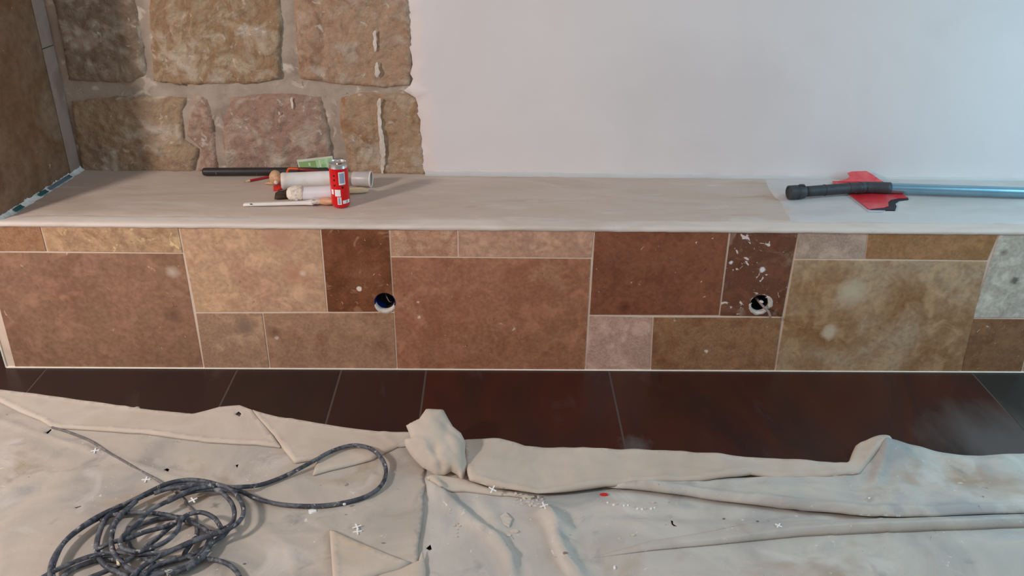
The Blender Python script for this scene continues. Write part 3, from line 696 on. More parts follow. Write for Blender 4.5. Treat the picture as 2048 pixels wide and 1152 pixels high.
# front brush, white handle
M_wh = mat('white_lacquer', [(212, 204, 198), (204, 196, 190)], scale=15, rough=.35, k=1.35)
M_fs = mat('splattered_ferrule', [(168, 150, 134), (206, 194, 182), (130, 114, 100)], scale=70, rough=.4, metal=.4, bump=.5)
M_br2 = mat('peach_bristle', [(196, 152, 122), (176, 130, 98), (206, 168, 140)], scale=60, rough=.8, stretch=(.2, 1, 1), bump=.4, bscale=160)
ha = atz(487, 409, zsh+.005); hb = atz(662, 405, zsh+.008); d = hb-ha; Lb = d.length; d = Vector((d.x, d.y, 0)).normalized(); s = Vector((0, 0, 1)).cross(d)
pb_ = thing('round_paint_brush', 'white-handled paint brush with a splattered ferrule lying in front of the cartridges', 'brush', (ha.x, ha.y, zsh))
o0 = Vector((ha.x, ha.y, zsh))
flat('handle', [(0, .0065, .003, .004), (.004, .0082, .0042, .005), (.03, .0082, .0045, .0055), (.10, .0072, .0050, .0065), (.16, .0066, .0052, .0075), (.19, .0085, .0055, .0085), (.208, .0125, .0065, .0095), (.214, .0130, .0068, .0095)], M_wh, pb_, o0, d, s, 18)
hl = atz(502, 408, zsh+.0099)
lathe('hanging_hole', [(.0035, 0), (.0035, .0006), (0, .0006)], Vector((hl.x, hl.y, zsh+.0092)), (0, 0, 1), M_dark, pb_, 16)
lathe('ferrule', [(.0125, .213), (.0132, .216), (.0120, .222), (.0126, .228), (.0115, .236)], Vector((ha.x, ha.y, zsh+.0128)), d, M_fs, pb_, 22, squash=.75, lump=.10)
lathe('bristles', [(.0112, .234), (.0135, .244), (.0150, .256), (.0135, .272), (.009, .284), (0, .289)], Vector((ha.x, ha.y, zsh+.0128)), d, M_br2, pb_, 22, squash=.8, lump=.05)

# ---- right-hand group: suction tube and red blade
M_steel = mat('galvanised_tube', [(120, 150, 164), (134, 160, 172)], scale=8, rough=.32, metal=.85, k=1.4)
vz = zsh+.0262
va = atz(1577, 385, vz); vb_ = atz(1612, 383, vz); vc = atz(1700, 376.5, vz); vd = atz(1780, 376.5, vz-.002); ve = atz(2048, 385, vz-.003)
ve.z = vz-.003; dd = (ve-vd).normalized(); vend = vd+dd*1.05
vt = thing('vacuum_tube', 'grey metal suction tube with a black bent hand grip lying along the shelf', 'vacuum tube', (vd.x, vd.y, zsh))
d1_ = (vb_-va).normalized(); 
lathe('hose_cuff', [(.016, .004), (.018, 0), (.0225, .001), (.0228, .026), (.0215, .027), (.0215, .033), (.0230, .034), (.0230, .048), (.0215, .054), (.0185, .058)], va, d1_, M_blkdusty, vt, 30)
grip = crom([va+d1_*.056, vb_.lerp(vc, .5), vc+Vector((-.004, 0, 0)), vc.lerp(vd, .25)+Vector((0, 0, .001)), vd-dd*.08, vd], 6)
rad = [.0172+.0026*min(1, i/ (len(grip)-1)) for i in range(len(grip))]
tube('hand_grip', grip, rad, M_blkdusty, vt, 24)
for f_ in (.18, .42, .62):
    i = int(f_*(len(grip)-1)); t_ = (grip[i+1]-grip[i]).normalized()
    lathe('grip_ring', [(rad[i]*.99, -.0015), (rad[i]+.0012, -.001), (rad[i]+.0012, .001), (rad[i]*.99, .0015)], grip[i], t_, M_blkdusty, vt, 24)
gc = vb_+Vector((-.018, 0, .012))
box('latch', gc.x-.011, gc.x+.011, gc.y-.012, gc.y+.004, gc.z-.004, gc.z+.013, M_blkdusty, vt, .003)
lathe('steel_tube', [(.0175, -.02), (.0175, (vend-vd).length), (.016, (vend-vd).length), (.016, (vend-vd).length-.02), (0, (vend-vd).length-.02)], vd, dd, M_steel, vt, 32)
M_rb = mat('red_blade_plastic', [(176, 34, 44), (192, 48, 54), (186, 84, 84)], scale=9, rough=.3, k=1.35, coat=.2)
M_rk = mat('black_edge', [(34, 32, 38)], rough=.5, k=1)
M_lip = mat('clear_lip', [(176, 176, 184)], rough=.25, k=1.2)
red_px = [(1664, 363), (1764, 363), (1792, 378), (1806, 390), (1815, 397), (1797, 397), (1782, 400), (1776, 405), (1777, 413), (1768, 416), (1738, 419)]
def zr(py): return zsh+.0030+.012*max(0, min(1, (372-py)/30.0))*0
base = [atz(a, b, zsh+.005) for a, b in red_px]
rbt = thing('red_smoothing_blade', 'red plastic smoothing blade with a notched black edge lying under the tube', 'scraper', (base[0].x, base[0].y, zsh))
def tiltz(x, y): return 0.0
prism_w('blade', [(p.x*1000, p.y*1000) for p in base], lambda u, v, w_: Vector((u/1000, v/1000, zsh+.0050+w_)), .0022, M_rb, rbt, .0006)
blk = [atz(a, b, zsh+.002) for a, b in [(1734, 418), (1742, 421), (1790, 422), (1793, 414), (1790, 408), (1799, 402), (1817, 400), (1815, 396), (1790, 388), (1760, 400)]]
prism_w('black_edge', [(p.x*1000, p.y*1000) for p in blk], lambda u, v, w_: Vector((u/1000, v/1000, zsh+.0018+w_)), .0031, M_rk, rbt, .0005)
LIFT = .0016
lipp = [atz(a, b, zsh+.002) for a, b in [(1676, 372), (1700, 394), (1737, 424), (1762, 425), (1772, 421), (1740, 420), (1700, 388), (1682, 370)]]
prism_w('clear_lip', [(p.x*1000, p.y*1000) for p in lipp], lambda u, v, w_: Vector((u/1000, v/1000, zsh+.0018+w_)), .0016, M_lip, rbt)
tp = [(1666, 363.5), (1684, 361), (1696, 357), (1699, 352), (1695, 346), (1704, 343), (1732, 342), (1746, 350), (1765, 363.5)]
TP0 = atz(1700, 364, zsh+.0068); tN = Vector((0, -math.sin(math.radians(38)), math.cos(math.radians(38))))
tq = [hitp(a, b, TP0, tN) for a, b in tp]; nq = len(tq)
mk('raised_tongue', [q+tN*.0010 for q in tq]+[q-tN*.0010 for q in tq], [tuple(range(nq))[::-1], tuple(range(nq, 2*nq))]+[(i, (i+1) % nq, (i+1) % nq+nq, i+nq) for i in range(nq)], mat('faded_red_plastic', [(190, 60, 66), (200, 92, 92)], scale=30, rough=.4, k=1.35), rbt)
# masking tape scraps along the side wall
M_teal = mat('teal_tape', [(40, 84, 86), (52, 100, 102)], scale=20, rough=.5, k=1.2)
M_bl = mat('blue_tape', [(84, 104, 118), (96, 112, 124)], scale=20, rough=.6, k=1.2)
labs = ['dark teal scrap of masking tape nearest the bench front', 'short teal tape scrap in the middle of the filler line', 'long faded blue tape strip nearest the corner']
for (pa, pb, m, wd), lb in zip((((22, 424), (38, 414), M_teal, .009), ((72, 394), (87, 382), M_teal, .006), ((93, 381), (135, 353), M_bl, .004)), labs):
    a = lpx(*pa)[0]; b = lpx(*pb)[0]; V = []; F = []; n = 8
    for i in range(n+1):
        s_ = a+(b-a)*i/n; wv = noise.noise(Vector((s_*60, 2, 2)))*.002
        for (dn, dz) in [(.0055, .009+wv), (.008, .005), (.014, .003), (.014+wd*.5+wv, .0015)]: V.append(lw(s_, zsh+dz+.001, dn+.002))
    for i in range(n):
        for j in range(3): F.append((i*4+j, (i+1)*4+j, (i+1)*4+j+1, i*4+j+1))
    o = mk('tape_scrap', V, F, m, None, True); q = lw((a+b)/2, zsh, .014); rebase(o, q); tag(o, lb, 'tape')
    sm = o.modifiers.new('thick', 'SOLIDIFY'); sm.thickness = .0006

# ================================================================== DUST SHEETS
def wp(pts, z=0.0): return [(lambda q: (q.x, q.y))(atz(a, b, z)) for a, b in pts]
M_cloth = mat('canvas_right', [(158, 154, 150), (178, 170, 162), (188, 180, 170), (164, 162, 160)], scale=3.2, rough=.9, bump=.22, bscale=26, dist=.8, spec=.2, k=1.17, bdist=.006,
              specks=[((162, 136, 114), 3.0, .56, .76), ((200, 194, 186), 6, .58, .76), ((140, 136, 134), 9, .62, .80), ((206, 202, 196), 55, .68, .74), ((120, 112, 106), 48, .70, .76)])
M_clothL = mat('canvas_left', [(154, 148, 142), (172, 162, 152), (184, 172, 160), (162, 156, 150)], scale=3.0, rough=.9, bump=.22, bscale=26, dist=.8, spec=.2, k=1.12, seed=3.3, bdist=.006,
               specks=[((150, 128, 102), 3.4, .56, .76), ((196, 186, 178), 6, .58, .76), ((136, 130, 128), 9, .60, .78), ((204, 196, 188), 55, .68, .74), ((118, 108, 100), 48, .70, .76)])
M_fold = mat('canvas_clean', [(186, 170, 154), (194, 180, 166), (180, 166, 152)], scale=4, rough=.9, bump=.2, bscale=24, spec=.2, k=1.12, seed=6.1, bdist=.006,
             specks=[((200, 176, 148), 4, .62, .8)])
def ridge(pl, h, wn, wf, e=2.0):
    return (wp(pl), h, wn, wf, e)
def ridges(P, R):
    z = np.zeros(len(P))
    for pl, h, wn, wf, e in R:
        d, s, t = dist_line(P, pl)
        # near side (towards the camera) = lower y; lines run left to right so near = right side (s<0)
        wd = np.where(s < 0, wn, wf); taper = np.clip(np.minimum(t, 1-t)*6+.15, 0, 1)
        z += h*taper*np.exp(-(d/wd)**e)
    return z
RR = [ridge([(856, 960), (880, 985), (915, 1020), (955, 1055), (1000, 1085), (1022, 1120), (1030, 1170)], .018, .022, .010, 2),
      ridge([(1000, 1003), (1060, 1010), (1140, 1030)], .006, .02, .02),
      ridge([(1086, 1022), (1104, 1052), (1114, 1090), (1132, 1130), (1170, 1180)], .022, .008, .022, 1.8),
      ridge([(1080, 1020), (1110, 1045), (1150, 1072)], .012, .02, .012),
      ridge([(1200, 1052), (1400, 1058), (1560, 1052), (1700, 1040)], .008, .02, .02),
      ridge([(1180, 1010), (1300, 1022), (1420, 1030), (1560, 1028)], .006, .015, .02),
      ridge([(960, 1000), (990, 1040), (1010, 1060)], .006, .02, .02),
      ridge([(1300, 1200), (1600, 1160), (1900, 1130), (2200, 1110)], .010, .05, .05),
      ridge([(900, 1180), (1100, 1260), (1400, 1300)], .012, .04, .04)]
def crease(P, sc, z, amp):
    n = np.array([noise.noise(Vector((p[0]*sc+2*noise.noise(Vector((p[0]*2, p[1]*2, z))), p[1]*sc*1.7, z))) for p in P])
    return amp*np.exp(-(n/.06)**2)
def HR(P):
    return .003+ridges(P, RR)+crease(P, 3.1, 3.3, .0022)+.0035*(fbm(P, 3.2, 4.4, 3)+.4)+.0006*fbm(P, 12, 2.2, 3)
RL = [ridge([(-60, 825), (60, 868), (180, 905), (330, 955), (420, 985)], .004, .006, .012),
      ridge([(560, 1012), (700, 1010), (820, 985)], .004, .04, .04),
      ridge([(640, 1062), (655, 1100), (660, 1180)], .004, .02, .02),
      ridge([(500, 1085), (640, 1070)], .003, .006, .01),
      ridge([(100, 1000), (250, 960), (330, 950)], .004, .04, .04),
      ridge([(845, 965), (842, 1050), (835, 1120), (830, 1200)], .006, .03, .03)]
def HL(P): return .0075+ridges(P, RL)+crease(P, 2.7, 8.8, .0018)+.0030*(fbm(P, 3.0, 8.4, 3)+.5)+.0005*fbm(P, 12, 5.2, 3)
def cloth(name, poly, s, hf, m, parent=None, holes=(), edge=.002, thick=True):
    V, F = tri(poly, s, holes, bs=s*.7); z = hf(V)
    o = mk(name, [(v[0], v[1], max(z[i], .0012)) for i, v in enumerate(V)], F.tolist(), m, parent, True)
    if thick:
        sm = o.modifiers.new('thick', 'SOLIDIFY'); sm.thickness = .0012; sm.offset = 1.0
    return o
def holepx(cx, cy, pts): return wp([(cx+a, cy+b) for a, b in pts])
shR = thing('dust_sheet', 'rumpled canvas dust sheet on the right with long rolled folds and plaster crumbs', 'dust sheet', (1.2, 1.6, 0))
topR = [(800, 905), (860, 900), (930, 895), (1050, 910), (1250, 917), (1400, 925), (1560, 935), (1690, 945), (1760, 940), (1830, 925), (1900, 920), (2048, 915), (2400, 900)]
polyR = wp(topR)+[(2.9, .5), (.0, .5)]+wp([(790, 1152)])
hR = [holepx(858, 1100, [(-6, 1), (3, -7), (6, 3), (1, 5)]), holepx(1344, 1055, [(-3, -8), (1, -7), (1, 1), (10, 6), (2, 5), (-2, 2)])]
cloth('canvas', polyR, .010, HR, M_cloth, shR, hR)
shL = thing('dust_sheet', 'stained canvas dust sheet on the left carrying the coiled cable', 'dust sheet', (-.4, 1.7, 0))
edgeR = [(845, 885), (852, 930), (848, 962), (852, 975), (846, 1000), (848, 1030), (842, 1070), (836, 1105), (838, 1125), (832, 1145), (828, 1180)]
polyL = wp([(-420, 735), (0, 790), (130, 806), (300, 832), (385, 838), (440, 828), (480, 826), (560, 845), (700, 864), (800, 876)])+wp(edgeR)+[(.12, .5), (-1.9, .5), (-2.3, 2.3)]
hL = [holepx(335, 945, [(-6, 0), (0, -4), (5, -2), (2, 4)]), holepx(99, 868, [(-6, 4), (4, -5), (6, -3), (-2, 6)]), holepx(475, 937, [(-3, -2), (3, -4), (0, 4)]),
      holepx(158, 1020, [(-7, 2), (5, -2), (7, -1), (-4, 3)])]
cloth('canvas', polyL, .010, HL, M_clothL, shL, hL)
def flap(poly_px, hf, h, wd, m, parent, s=.010, waves=0.0, lift=.0, rim=0.0, holes=(), zlift=0.0, name='fold', fn=None):
    P = wp(poly_px, zlift); V, F = tri(P, s, holes, bs=s*.6, ring=(wd*.3, wd))
    d = dist_line(V, P, True)[0]; e = np.clip(d/wd, 0, 1); e = 1-(1-e)**2
    z = hf(V)+.0022+lift+h*e+rim*np.exp(-((d-wd)/(wd*.7))**2)
    if waves: z += waves*e*(fbm(V, 6, h*999, 3)+.3)
    if fn is not None: z += fn(V, d)
    o = mk(name, [(v[0], v[1], z[i]) for i, v in enumerate(V)], F.tolist(), m, parent, True)
    sm = o.modifiers.new('thick', 'SOLIDIFY'); sm.thickness = .0016; sm.offset = 1.0
    return o
# left hem, folded back on itself
f1 = flap([(-420, 728), (0, 785), (130, 801), (270, 821), (278, 817), (283, 823), (385, 833), (440, 820), (482, 817), (505, 826), (535, 862), (563, 899),
      (500, 893), (420, 888), (300, 872), (210, 865), (160, 862), (120, 860), (100, 856), (84, 845), (60, 836), (40, 828), (0, 808), (-420, 760)], HL, .005, .006, M_fold, shL, waves=.003,
     rim=.003, zlift=.006, holes=[wp([(471, 833), (478, 827), (484, 832), (480, 838)], .012)])
flap([(497, 822), (560, 840), (640, 853), (700, 860), (760, 867), (820, 868), (842, 880), (825, 893), (795, 897), (770, 908), (745, 922), (700, 934), (660, 944), (626, 954), (632, 930), (634, 922), (590, 929), (560, 892), (530, 858)],
     HL, .006, .006, M_fold, shL, waves=.004, rim=.002, zlift=.008)
flap([(660, 1064), (700, 1082), (760, 1106), (822, 1131), (800, 1142), (760, 1152), (700, 1175), (668, 1180), (664, 1120)], HL, .007, .007, M_fold, shL, waves=.003, rim=.002, zlift=.008)
flap([(845, 1110), (838, 1132), (815, 1140), (770, 1152), (720, 1178), (850, 1190), (852, 1150)], HL, .002, .008, M_fold, shL, waves=.002)
# right hem
f2 = [(925, 886), (1000, 891), (1030, 896), (1050, 902), (1250, 909), (1400, 916), (1560, 928), (1655, 934), (1690, 937), (1696, 934), (1703, 918), (1708, 908), (1722, 906), (1764, 893), (1780, 896), (1768, 912),
      (1745, 930), (1716, 955), (1650, 960), (1560, 962), (1500, 955), (1470, 960), (1400, 967), (1330, 970), (1210, 978), (1140, 988), (1075, 994), (1020, 986), (985, 981), (940, 968), (928, 930)]
def bump_fn(V, d):
    a = np.array(wp([(1768, 925)])[0]); r = np.hypot((V[:, 0]-a[0])/.10, (V[:, 1]-a[1])/.07)
    return .038*np.exp(-r**2)
M_hem = M_fold
pl2 = [(1212, 977), (1330, 968), (1440, 960), (1560, 955), (1650, 950), (1716, 945), (1745, 925), (1764, 897), (1830, 904), (1900, 913), (1950, 916), (2048, 911), (2400, 898),
       (2400, 1020), (2200, 1024), (2048, 1029), (1950, 1032), (1860, 1036), (1800, 1038), (1740, 1037), (1700, 1036), (1640, 1029), (1560, 1020), (1480, 1010), (1400, 1000), (1300, 986)]
lowline = wp([(1212, 977), (1300, 986), (1400, 1000), (1480, 1010), (1560, 1020), (1640, 1029), (1740, 1037), (1860, 1036), (2048, 1029), (2400, 1020)], .01)
inner = [ridge([(1700, 962), (1740, 975), (1790, 968), (1850, 975), (2048, 968), (2300, 960)], -.006, .03, .03),
         ridge([(1755, 900), (1762, 930), (1752, 965), (1742, 985)], .014, .010, .014, 2),
         ridge([(1810, 920), (1900, 935), (2048, 945)], .008, .02, .02)]
def fn2(V, d):
    dl, s_, t_ = dist_line(V, lowline)
    return .010*np.exp(-((dl-.016)/.014)**2)+bump_fn(V, d)*1.0+ridges(V, inner)*1.0
flap(pl2, HR, .009, .012, M_cloth, shR, waves=.008, lift=.006, zlift=.010, fn=fn2)
flap(f2, HR, .007, .007, M_hem, shR, waves=.012, rim=.003, lift=.010, zlift=.012, fn=lambda V, d: bump_fn(V, d)+.004)
flap([(852, 958), (870, 950), (930, 962), (985, 980), (1075, 995), (1060, 1002), (985, 992), (930, 985), (900, 985), (880, 985)], HR, .008, .012, M_fold, shR, waves=.004, zlift=.006)
nl = wp([(1165, 1124), (1300, 1106), (1450, 1091), (1600, 1077), (1750, 1071), (1900, 1064), (2048, 1058), (2400, 1046)])
def fn3(V, d):
    dl, s_, t_ = dist_line(V, nl)
    return -.0030*(1-np.clip(t_*6, 0, 1))+.024*np.clip(t_*2.0, 0, 1)**1.3*np.clip(d/.004, 0, 1)*np.exp(-(np.clip(dl-.004, 0, 1)/.030)**2)
flap([(1165, 1124), (1300, 1106), (1450, 1091), (1600, 1077), (1750, 1071), (1900, 1064), (2048, 1058), (2400, 1046), (2400, 1022), (2048, 1034), (1800, 1042), (1500, 1056), (1300, 1088), (1200, 1116)], HR, .0005, .004, M_cloth, shR, s=.009, fn=fn3)
# ---- bunched-up heap of cloth between the two sheets
sil = [(852, 818), (887, 820), (898, 840), (906, 853), (922, 866), (931, 884), (930, 905), (934, 930), (930, 948), (926, 966), (915, 950), (902, 943), (890, 950), (872, 950), (860, 943), (845, 935), (830, 920), (820, 908), (811, 893), (808, 879), (822, 877), (818, 866), (812, 851), (825, 844), (838, 838), (845, 828)]
B0 = atz(880, 958, .012); tu = Vector((0, math.cos(math.radians(28)), math.sin(math.radians(28)))); tn = Vector((0, -tu.z, tu.y)); tr_ = Vector((1, 0, 0))
SP = []
for a, b in sil:
    q = hitp(a, b, B0, tn); SP.append(((q-B0).dot(tr_), (q-B0).dot(tu)))
V, F = tri(SP, .006, bs=.005); d = dist_line(V, SP, True)[0]; e = np.clip(d/.045, 0, 1); e = np.sqrt(1-(1-e)**2)
wr = fbm(V, 14, 3.3, 3)
wp_ = [[((lambda q: ((q-B0).dot(tr_), (q-B0).dot(tu)))(hitp(a, b, B0, tn))) for a, b in l] for l in ([(888, 962), (880, 930), (868, 905)], [(922, 962), (905, 940), (880, 920)], [(822, 878), (850, 892), (872, 930)], [(930, 885), (905, 870), (880, 845)], [(895, 850), (890, 880), (905, 905)])]
cr_ = np.zeros(len(V))
for l, hgt in zip(wp_, (-.012, .010, .008, -.006, -.005)):
    dl = dist_line(V, l)[0]; cr_ += hgt*np.exp(-np.abs(dl/.013)**1.5)
nV = len(V)
FR = [B0+tr_*v[0]+tu*v[1]+tn*(.026*e[i]+.004*wr[i]*e[i]+.9*cr_[i]*min(1, d[i]/.01)) for i, v in enumerate(V)]
BKk = [B0+tr_*v[0]+tu*v[1]-tn*(.006*e[i]) for i, v in enumerate(V)]
W = [Vector((p.x, p.y, max(p.z, .004))) for p in FR+BKk]
Fs = F.tolist(); cnt = {}
for f in Fs:
    for i in range(3): cnt[(f[i], f[(i+1) % 3])] = 1
rim = [(a, b) for a, b in cnt if (b, a) not in cnt]
mk('bunched_cloth', W, Fs+[(f[2]+nV, f[1]+nV, f[0]+nV) for f in Fs]+[(b, a, a+nV, b+nV) for a, b in rim], M_fold, shR, True)

# ================================================================== CABLE
M_cab = mat('dusty_cable', [(70, 74, 82), (52, 54, 62), (96, 98, 104), (44, 44, 50)], scale=22, rough=.6, k=1.15, dist=1.0, specks=[((170, 166, 160), 60, .62, .68), ((120, 120, 122), 24, .60, .72)])
M_tail = mat('plastered_cable', [(128, 120, 114), (100, 96, 96), (146, 138, 132)], scale=30, rough=.8, k=1.1, dist=1)
c0 = atz(330, 1060)
cab = thing('coiled_cable', 'grey plaster-spotted electric cable coiled loosely on the dust sheet', 'cable', (c0.x, c0.y, 0))
def cc(u, v): return (80+u/3.945, 860+v/3.945)
def cz(lst): return [cc(*p) for p in lst]
R_C = .0058
strands = [
 ([(104, 855), (130, 862), (165, 875)]+cz([(420, 100), (540, 180), (650, 240), (770, 310), (900, 380), (980, 430), (1060, 480), (1120, 540), (1180, 610), (1220, 650), (1235, 720), (1250, 800), (1200, 880)]), 0, .0035),
 (cz([(1200, 470), (1330, 440), (1430, 452)])+[(480, 974), (520, 970), (570, 952), (620, 926), (665, 902), (705, 891), (740, 897), (764, 918), (772, 945), (763, 970), (738, 990), (700, 1003), (650, 1011), (600, 1012), (550, 1007), (510, 996), (485, 984)]+cz([(1500, 480), (1330, 470), (1160, 500), (1000, 570)]), 2, R_C),
 (cz([(1500, 470), (1400, 430), (1280, 402), (1150, 395), (1000, 425), (850, 495), (700, 570), (520, 650), (370, 735), (230, 845), (135, 960), (88, 1060), (80, 1150), (120, 1240), (300, 1290), (520, 1280), (760, 1180), (900, 1080), (1080, 1010)]), 2, R_C),
 (cz([(1420, 450), (1260, 420), (1100, 430), (950, 470), (800, 530), (640, 615), (450, 705), (300, 795), (185, 895), (125, 1010), (100, 1110), (130, 1210), (260, 1260), (430, 1250), (640, 1190), (820, 1140), (1000, 1110), (1180, 1050), (1280, 960), (1330, 880), (1345, 800)]), 1, R_C),
 (cz([(1100, 470), (1250, 430), (1430, 440), (1550, 510), (1605, 620), (1580, 710), (1480, 785), (1300, 850), (1080, 935), (900, 1020), (790, 1095), (700, 1180), (560, 1260)]), 3, R_C),
 (cz([(900, 500), (1040, 460), (1250, 450), (1400, 475), (1500, 560), (1535, 660), (1500, 750), (1370, 810), (1180, 885), (1000, 960), (850, 975), (600, 970), (420, 992), (250, 1050), (110, 1115), (20, 1165), (-60, 1230)]), 2, R_C),
 (cz([(1380, 440), (1200, 470), (1080, 530), (950, 590), (850, 650), (770, 740), (690, 805), (640, 860), (645, 925), (740, 960), (860, 935), (1000, 875), (1085, 790), (1112, 710), (1170, 668), (1270, 650), (1370, 690), (1430, 770)]), 3, R_C),
 (cz([(480, 720), (560, 675), (700, 655), (860, 655), (1000, 670), (1120, 705), (1240, 750), (1320, 800), (1350, 870), (1310, 960), (1230, 1030), (1120, 1080), (980, 1125), (800, 1180)]), 1, R_C),
 (cz([(640, 600), (520, 700), (465, 820), (448, 930), (480, 1030), (560, 1100), (700, 1160)]), 1, R_C*1.15),
 (cz([(760, 560), (620, 690), (572, 800), (565, 910), (600, 1000), (680, 1080), (820, 1150)]), 2, R_C*1.1),
 (cz([(440, 950), (560, 890), (700, 855), (830, 805), (980, 765), (1090, 715), (1130, 690)]), 2, R_C),
 (cz([(740, 770), (850, 725), (980, 695), (1110, 690), (1220, 730), (1240, 810), (1190, 900), (1140, 985), (1220, 1010), (1330, 1018), (1440, 1040), (1520, 1085), (1570, 1150), (1590, 1230)]), 0, R_C),
 (cz([(1100, 715), (1010, 780), (920, 860), (830, 925)]), 1, R_C),
 (cz([(700, 770), (690, 850), (715, 930), (800, 990), (900, 1060)]), 0, R_C*1.1),
 (cz([(380, 1170), (520, 1115), (650, 1055), (760, 985), (900, 930)]), 1, R_C),
 (cz([(1000, 1150), (1180, 1080), (1290, 1000), (1350, 900), (1450, 830), (1520, 740)]), 1, R_C),
 (cz([(160, 1180), (230, 1110), (340, 1060), (480, 1020), (650, 1030)]), 0, R_C),
 (cz([(850, 1090), (1000, 1050), (1160, 1000), (1300, 930), (1420, 850)]), 0, R_C),
 (cz([(700, 1150), (900, 1140), (1080, 1100), (1230, 1020)]), 0, R_C),
]
for si, (pp, layer, r) in enumerate(strands):
    V = []; n = len(pp)
    for i, (a, b) in enumerate(pp):
        zz = .0145+r+layer*.0085+.003*noise.noise(Vector((i*.7, si*3.1, 0)))
        q0_ = atz(a, b, zz)
        if si == 1 and (a > 480): zz = .0135+r+(.008 if 520 < a < 560 and b < 965 else 0)+(.010 if (b < 935 and a > 600) else 0)
        if si == 0: zz = max(.0085+r, .009)
        V.append(atz(a, b, zz))
    path = crom(V, 7)
    tube('cable_tail' if si == 0 else 'cable_loop', path, r, M_tail if si == 0 else M_cab, cab, 9)

# ================================================================== LITTER ON THE SHEETS
from mathutils.bvhtree import BVHTree
bpy.context.view_layer.update(); dg = bpy.context.evaluated_depsgraph_get()
def zat(x, y):
    r = SC.ray_cast(dg, Vector((x, y, .30)), Vector((0, 0, -1))); return r[1].z if r[0] else 0.0
def drop(px, py):
    z = 0.01
    for _ in range(5):
        q = atz(px, py, z); z = zat(q.x, q.y)
    q = atz(px, py, z); q.z = z; return q
M_sp = mat('white_plastic', [(222, 218, 214)], rough=.4, k=1.3)
def spacer(px, py, ang, label, size=.011, tilt=0.0, zl=0.0):
    q = drop(px, py); w_ = .0016; s = size
    pl_ = [(-w_, -s), (w_, -s), (w_, -w_), (s, -w_), (s, w_), (w_, w_), (w_, s), (-w_, s), (-w_, w_), (-s, w_), (-s, -w_), (-w_, -w_)]
    ca, sa = math.cos(ang), math.sin(ang)
    o = prism_w('tile_spacer', [((x*ca-y*sa)*1000, (x*sa+y*ca)*1000) for x, y in pl_], lambda u, v, w2: Vector((u/1000, v/1000, w2)), .0024, M_sp, None)
    o.location = q+Vector((0, 0, zl+abs(math.sin(tilt))*s*.6)); o.rotation_euler = (tilt, 0, 0); tag(o, label, 'tile spacer', 'white tile spacers dropped on the sheets'); return o
spacer(190, 902, .25, 'white cross tile spacer beside the cable tail, farthest left')
spacer(292, 960, .10, 'white cross tile spacer lying just above the coil of cable')
spacer(386, 1001, .7, 'white cross tile spacer inside the top of the cable coil')
sa_ = spacer(714, 1056, .45, 'white cross tile spacer, upper of the overlapping pair right of the coil', zl=.0026)
spacer(715, 1064, .22, 'white cross tile spacer, lower of the overlapping pair right of the coil')
spacer(1088, 1013, .35, 'white cross tile spacer at the right end of the plaster crumb heap', tilt=.2)
spacer(1557, 1052, .9, 'small white cross tile spacer alone on the right-hand sheet', .009)
spacer(985, 981, 1.1, 'white cross tile spacer tipped up against the right-hand hem', tilt=.6)
M_chip = mat('plaster_chip', [(182, 166, 154), (192, 180, 170), (170, 152, 140)], k=1.25, scale=40, rough=.9, bump=.4)
def chip(px, py, sx, sy, th, label, group=None, seed=0, n=8, m=M_chip, name='plaster_chip', cat='plaster chip', ang=0., tilt=(0, 0)):
    q = drop(px, py); rr = random.Random(seed); bm = bmesh.new(); vs0 = []; vs1 = []
    for i in range(n):
        th_ = 2*math.pi*i/n+rr.uniform(-.25, .25); r_ = rr.uniform(.75, 1.12)
        vs0.append(bm.verts.new((sx*r_*math.cos(th_), sy*r_*math.sin(th_), 0))); vs1.append(bm.verts.new((sx*r_*.86*math.cos(th_), sy*r_*.86*math.sin(th_), th*rr.uniform(.8, 1.2))))
    bm.faces.new(vs0[::-1]); bm.faces.new(vs1)
    for i in range(n): bm.faces.new((vs0[i], vs0[(i+1) % n], vs1[(i+1) % n], vs1[i]))
    o = bmo(name, bm, m); o.location = q-Vector((0, 0, .0004)); o.rotation_euler = (tilt[0], tilt[1], ang)
    tag(o, label, cat, group); return o
rr = random.Random(11)
hp = [(1031, 988), (1040, 990), (1052, 991), (1066, 993), (1076, 994), (1033, 998), (1042, 1001), (1050, 1006), (1058, 998), (1066, 1003), (1074, 1001), (1082, 999), (1060, 1010), (1070, 1012), (1078, 1008), (1086, 1004), (1048, 997), (1056, 1004), (1064, 1008), (1090, 1010), (1044, 1008), (1036, 1004)]
for i, (a, b) in enumerate(hp):
    chip(a, b, rr.uniform(.004, .008), rr.uniform(.0035, .006), rr.uniform(.0012, .0026), 'pale plaster chip in the crumb heap below the right-hand hem', 'plaster chips in the heap', i, rr.randint(5, 7), ang=rr.uniform(0, 3), tilt=(rr.uniform(-.25, .25), rr.uniform(-.2, .2)))
chip(1011, 1040, .017, .028, .003, 'largest flat plaster flake, below the crumb heap', None, 40, 5, ang=.25)
chip(1030, 1064, .014, .006, .004, 'narrow plaster flake touching the foot of the largest flake', None, 41, 6, ang=-.1)
chip(1018, 1072, .008, .005, .003, 'small plaster flake below the narrow flake', None, 42, 6)
chip(625, 1023, .012, .009, .003, 'oval white plaster flake under the long loop of cable', None, 43, 11, m=M_sp)
chip(689, 1009, .004, .004, .004, 'tiny white crumb touching the long loop of cable', None, 44, 6, m=M_sp)
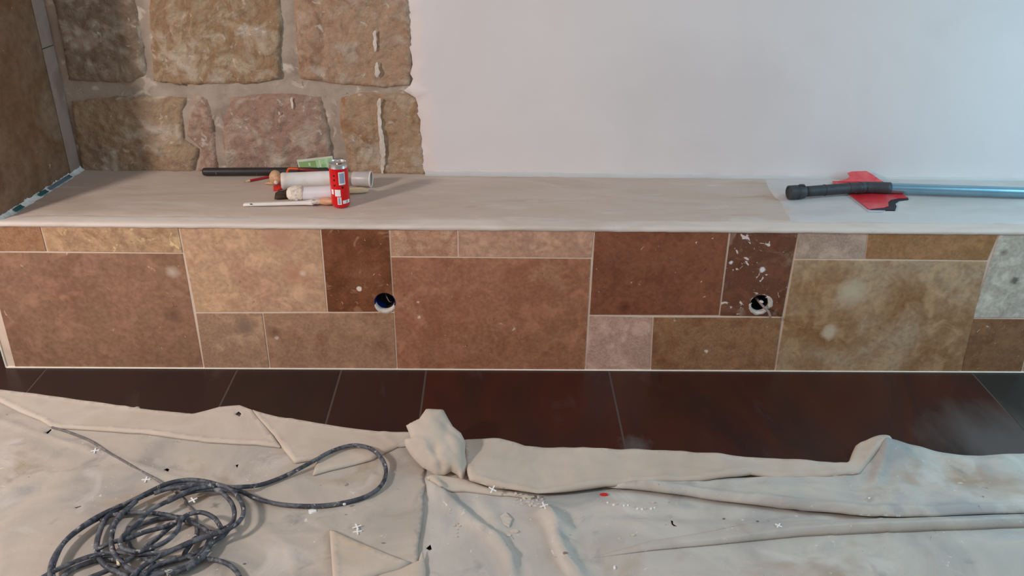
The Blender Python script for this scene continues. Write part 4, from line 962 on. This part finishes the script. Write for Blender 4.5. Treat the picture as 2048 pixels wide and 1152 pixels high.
ln = [(1202, 1003), (1215, 1006), (1227, 1010), (1233, 1009), (1248, 1012), (1256, 1011), (1268, 1014), (1275, 1018), (1284, 1019), (1291, 1018), (1302, 1018), (1309, 1016)]
for i, (a, b) in enumerate(ln):
    chip(a, b, rr.uniform(.0025, .0045), rr.uniform(.0025, .004), .0025, 'little white crumb in the scattered trail below the red shim', 'crumbs in the trail', 60+i, 6, ang=rr.uniform(0, 3), m=M_sp if i % 3 else M_chip)
chip(1306, 1006, .007, .004, .003, 'oval pale crumb above the right end of the crumb trail', None, 80, 9)
chip(1266, 1071, .006, .004, .003, 'lone pale crumb on the smooth sheet below the trail', None, 81, 7)
chip(1229, 1136, .003, .007, .003, 'lone white crumb near the bottom of the sheet', None, 82, 7, m=M_sp)
chip(1130, 1107, .007, .004, .004, 'grey crumb beside the upright crease', None, 83, 6, m=M_wire)
cl = [(915, 1048), (909, 1052), (919, 1053), (914, 1059), (913, 1066), (913, 1074), (900, 1020)]
for i, (a, b) in enumerate(cl):
    chip(a, b, .0032, .003, .0025, 'tiny pale crumb in the short row right of the sheet edge', 'crumbs by the sheet edge', 90+i, 6)
chip(1920, 967, .010, .004, .002, 'thin pale flake on the far right of the upper fold', None, 99, 8)
chip(1738, 997, .004, .003, .003, 'white crumb below the peaked fold', None, 98, 6, m=M_sp)
rq = chip(1208, 990, .013, .0050, .004, 'thin red plastic shim below the right-hand hem', None, 120, 10, m=M_redp, name='plastic_shim', cat='shim')
M_cr = mat('grey_crumb', [(96, 86, 80)], rough=.9)
for i, (a, b) in enumerate([(405, 1079), (489, 1128), (1515, 1043), (1448, 1038)]):
    chip(a, b, .004, .003, .002, ['dark speck right of the coiled cable', 'dark speck by the cable end at the bottom', 'dark speck above the lone spacer', 'dark speck left of the lone spacer'][i], None, 130+i, 5, m=M_cr, name='dark_crumb', cat='crumb')
chip(236, 1127, .004, .010, .004, 'yellowish wood splinter inside the cable coil', None, 140, 6, m=M_wood, name='wood_splinter', cat='splinter', ang=.7)
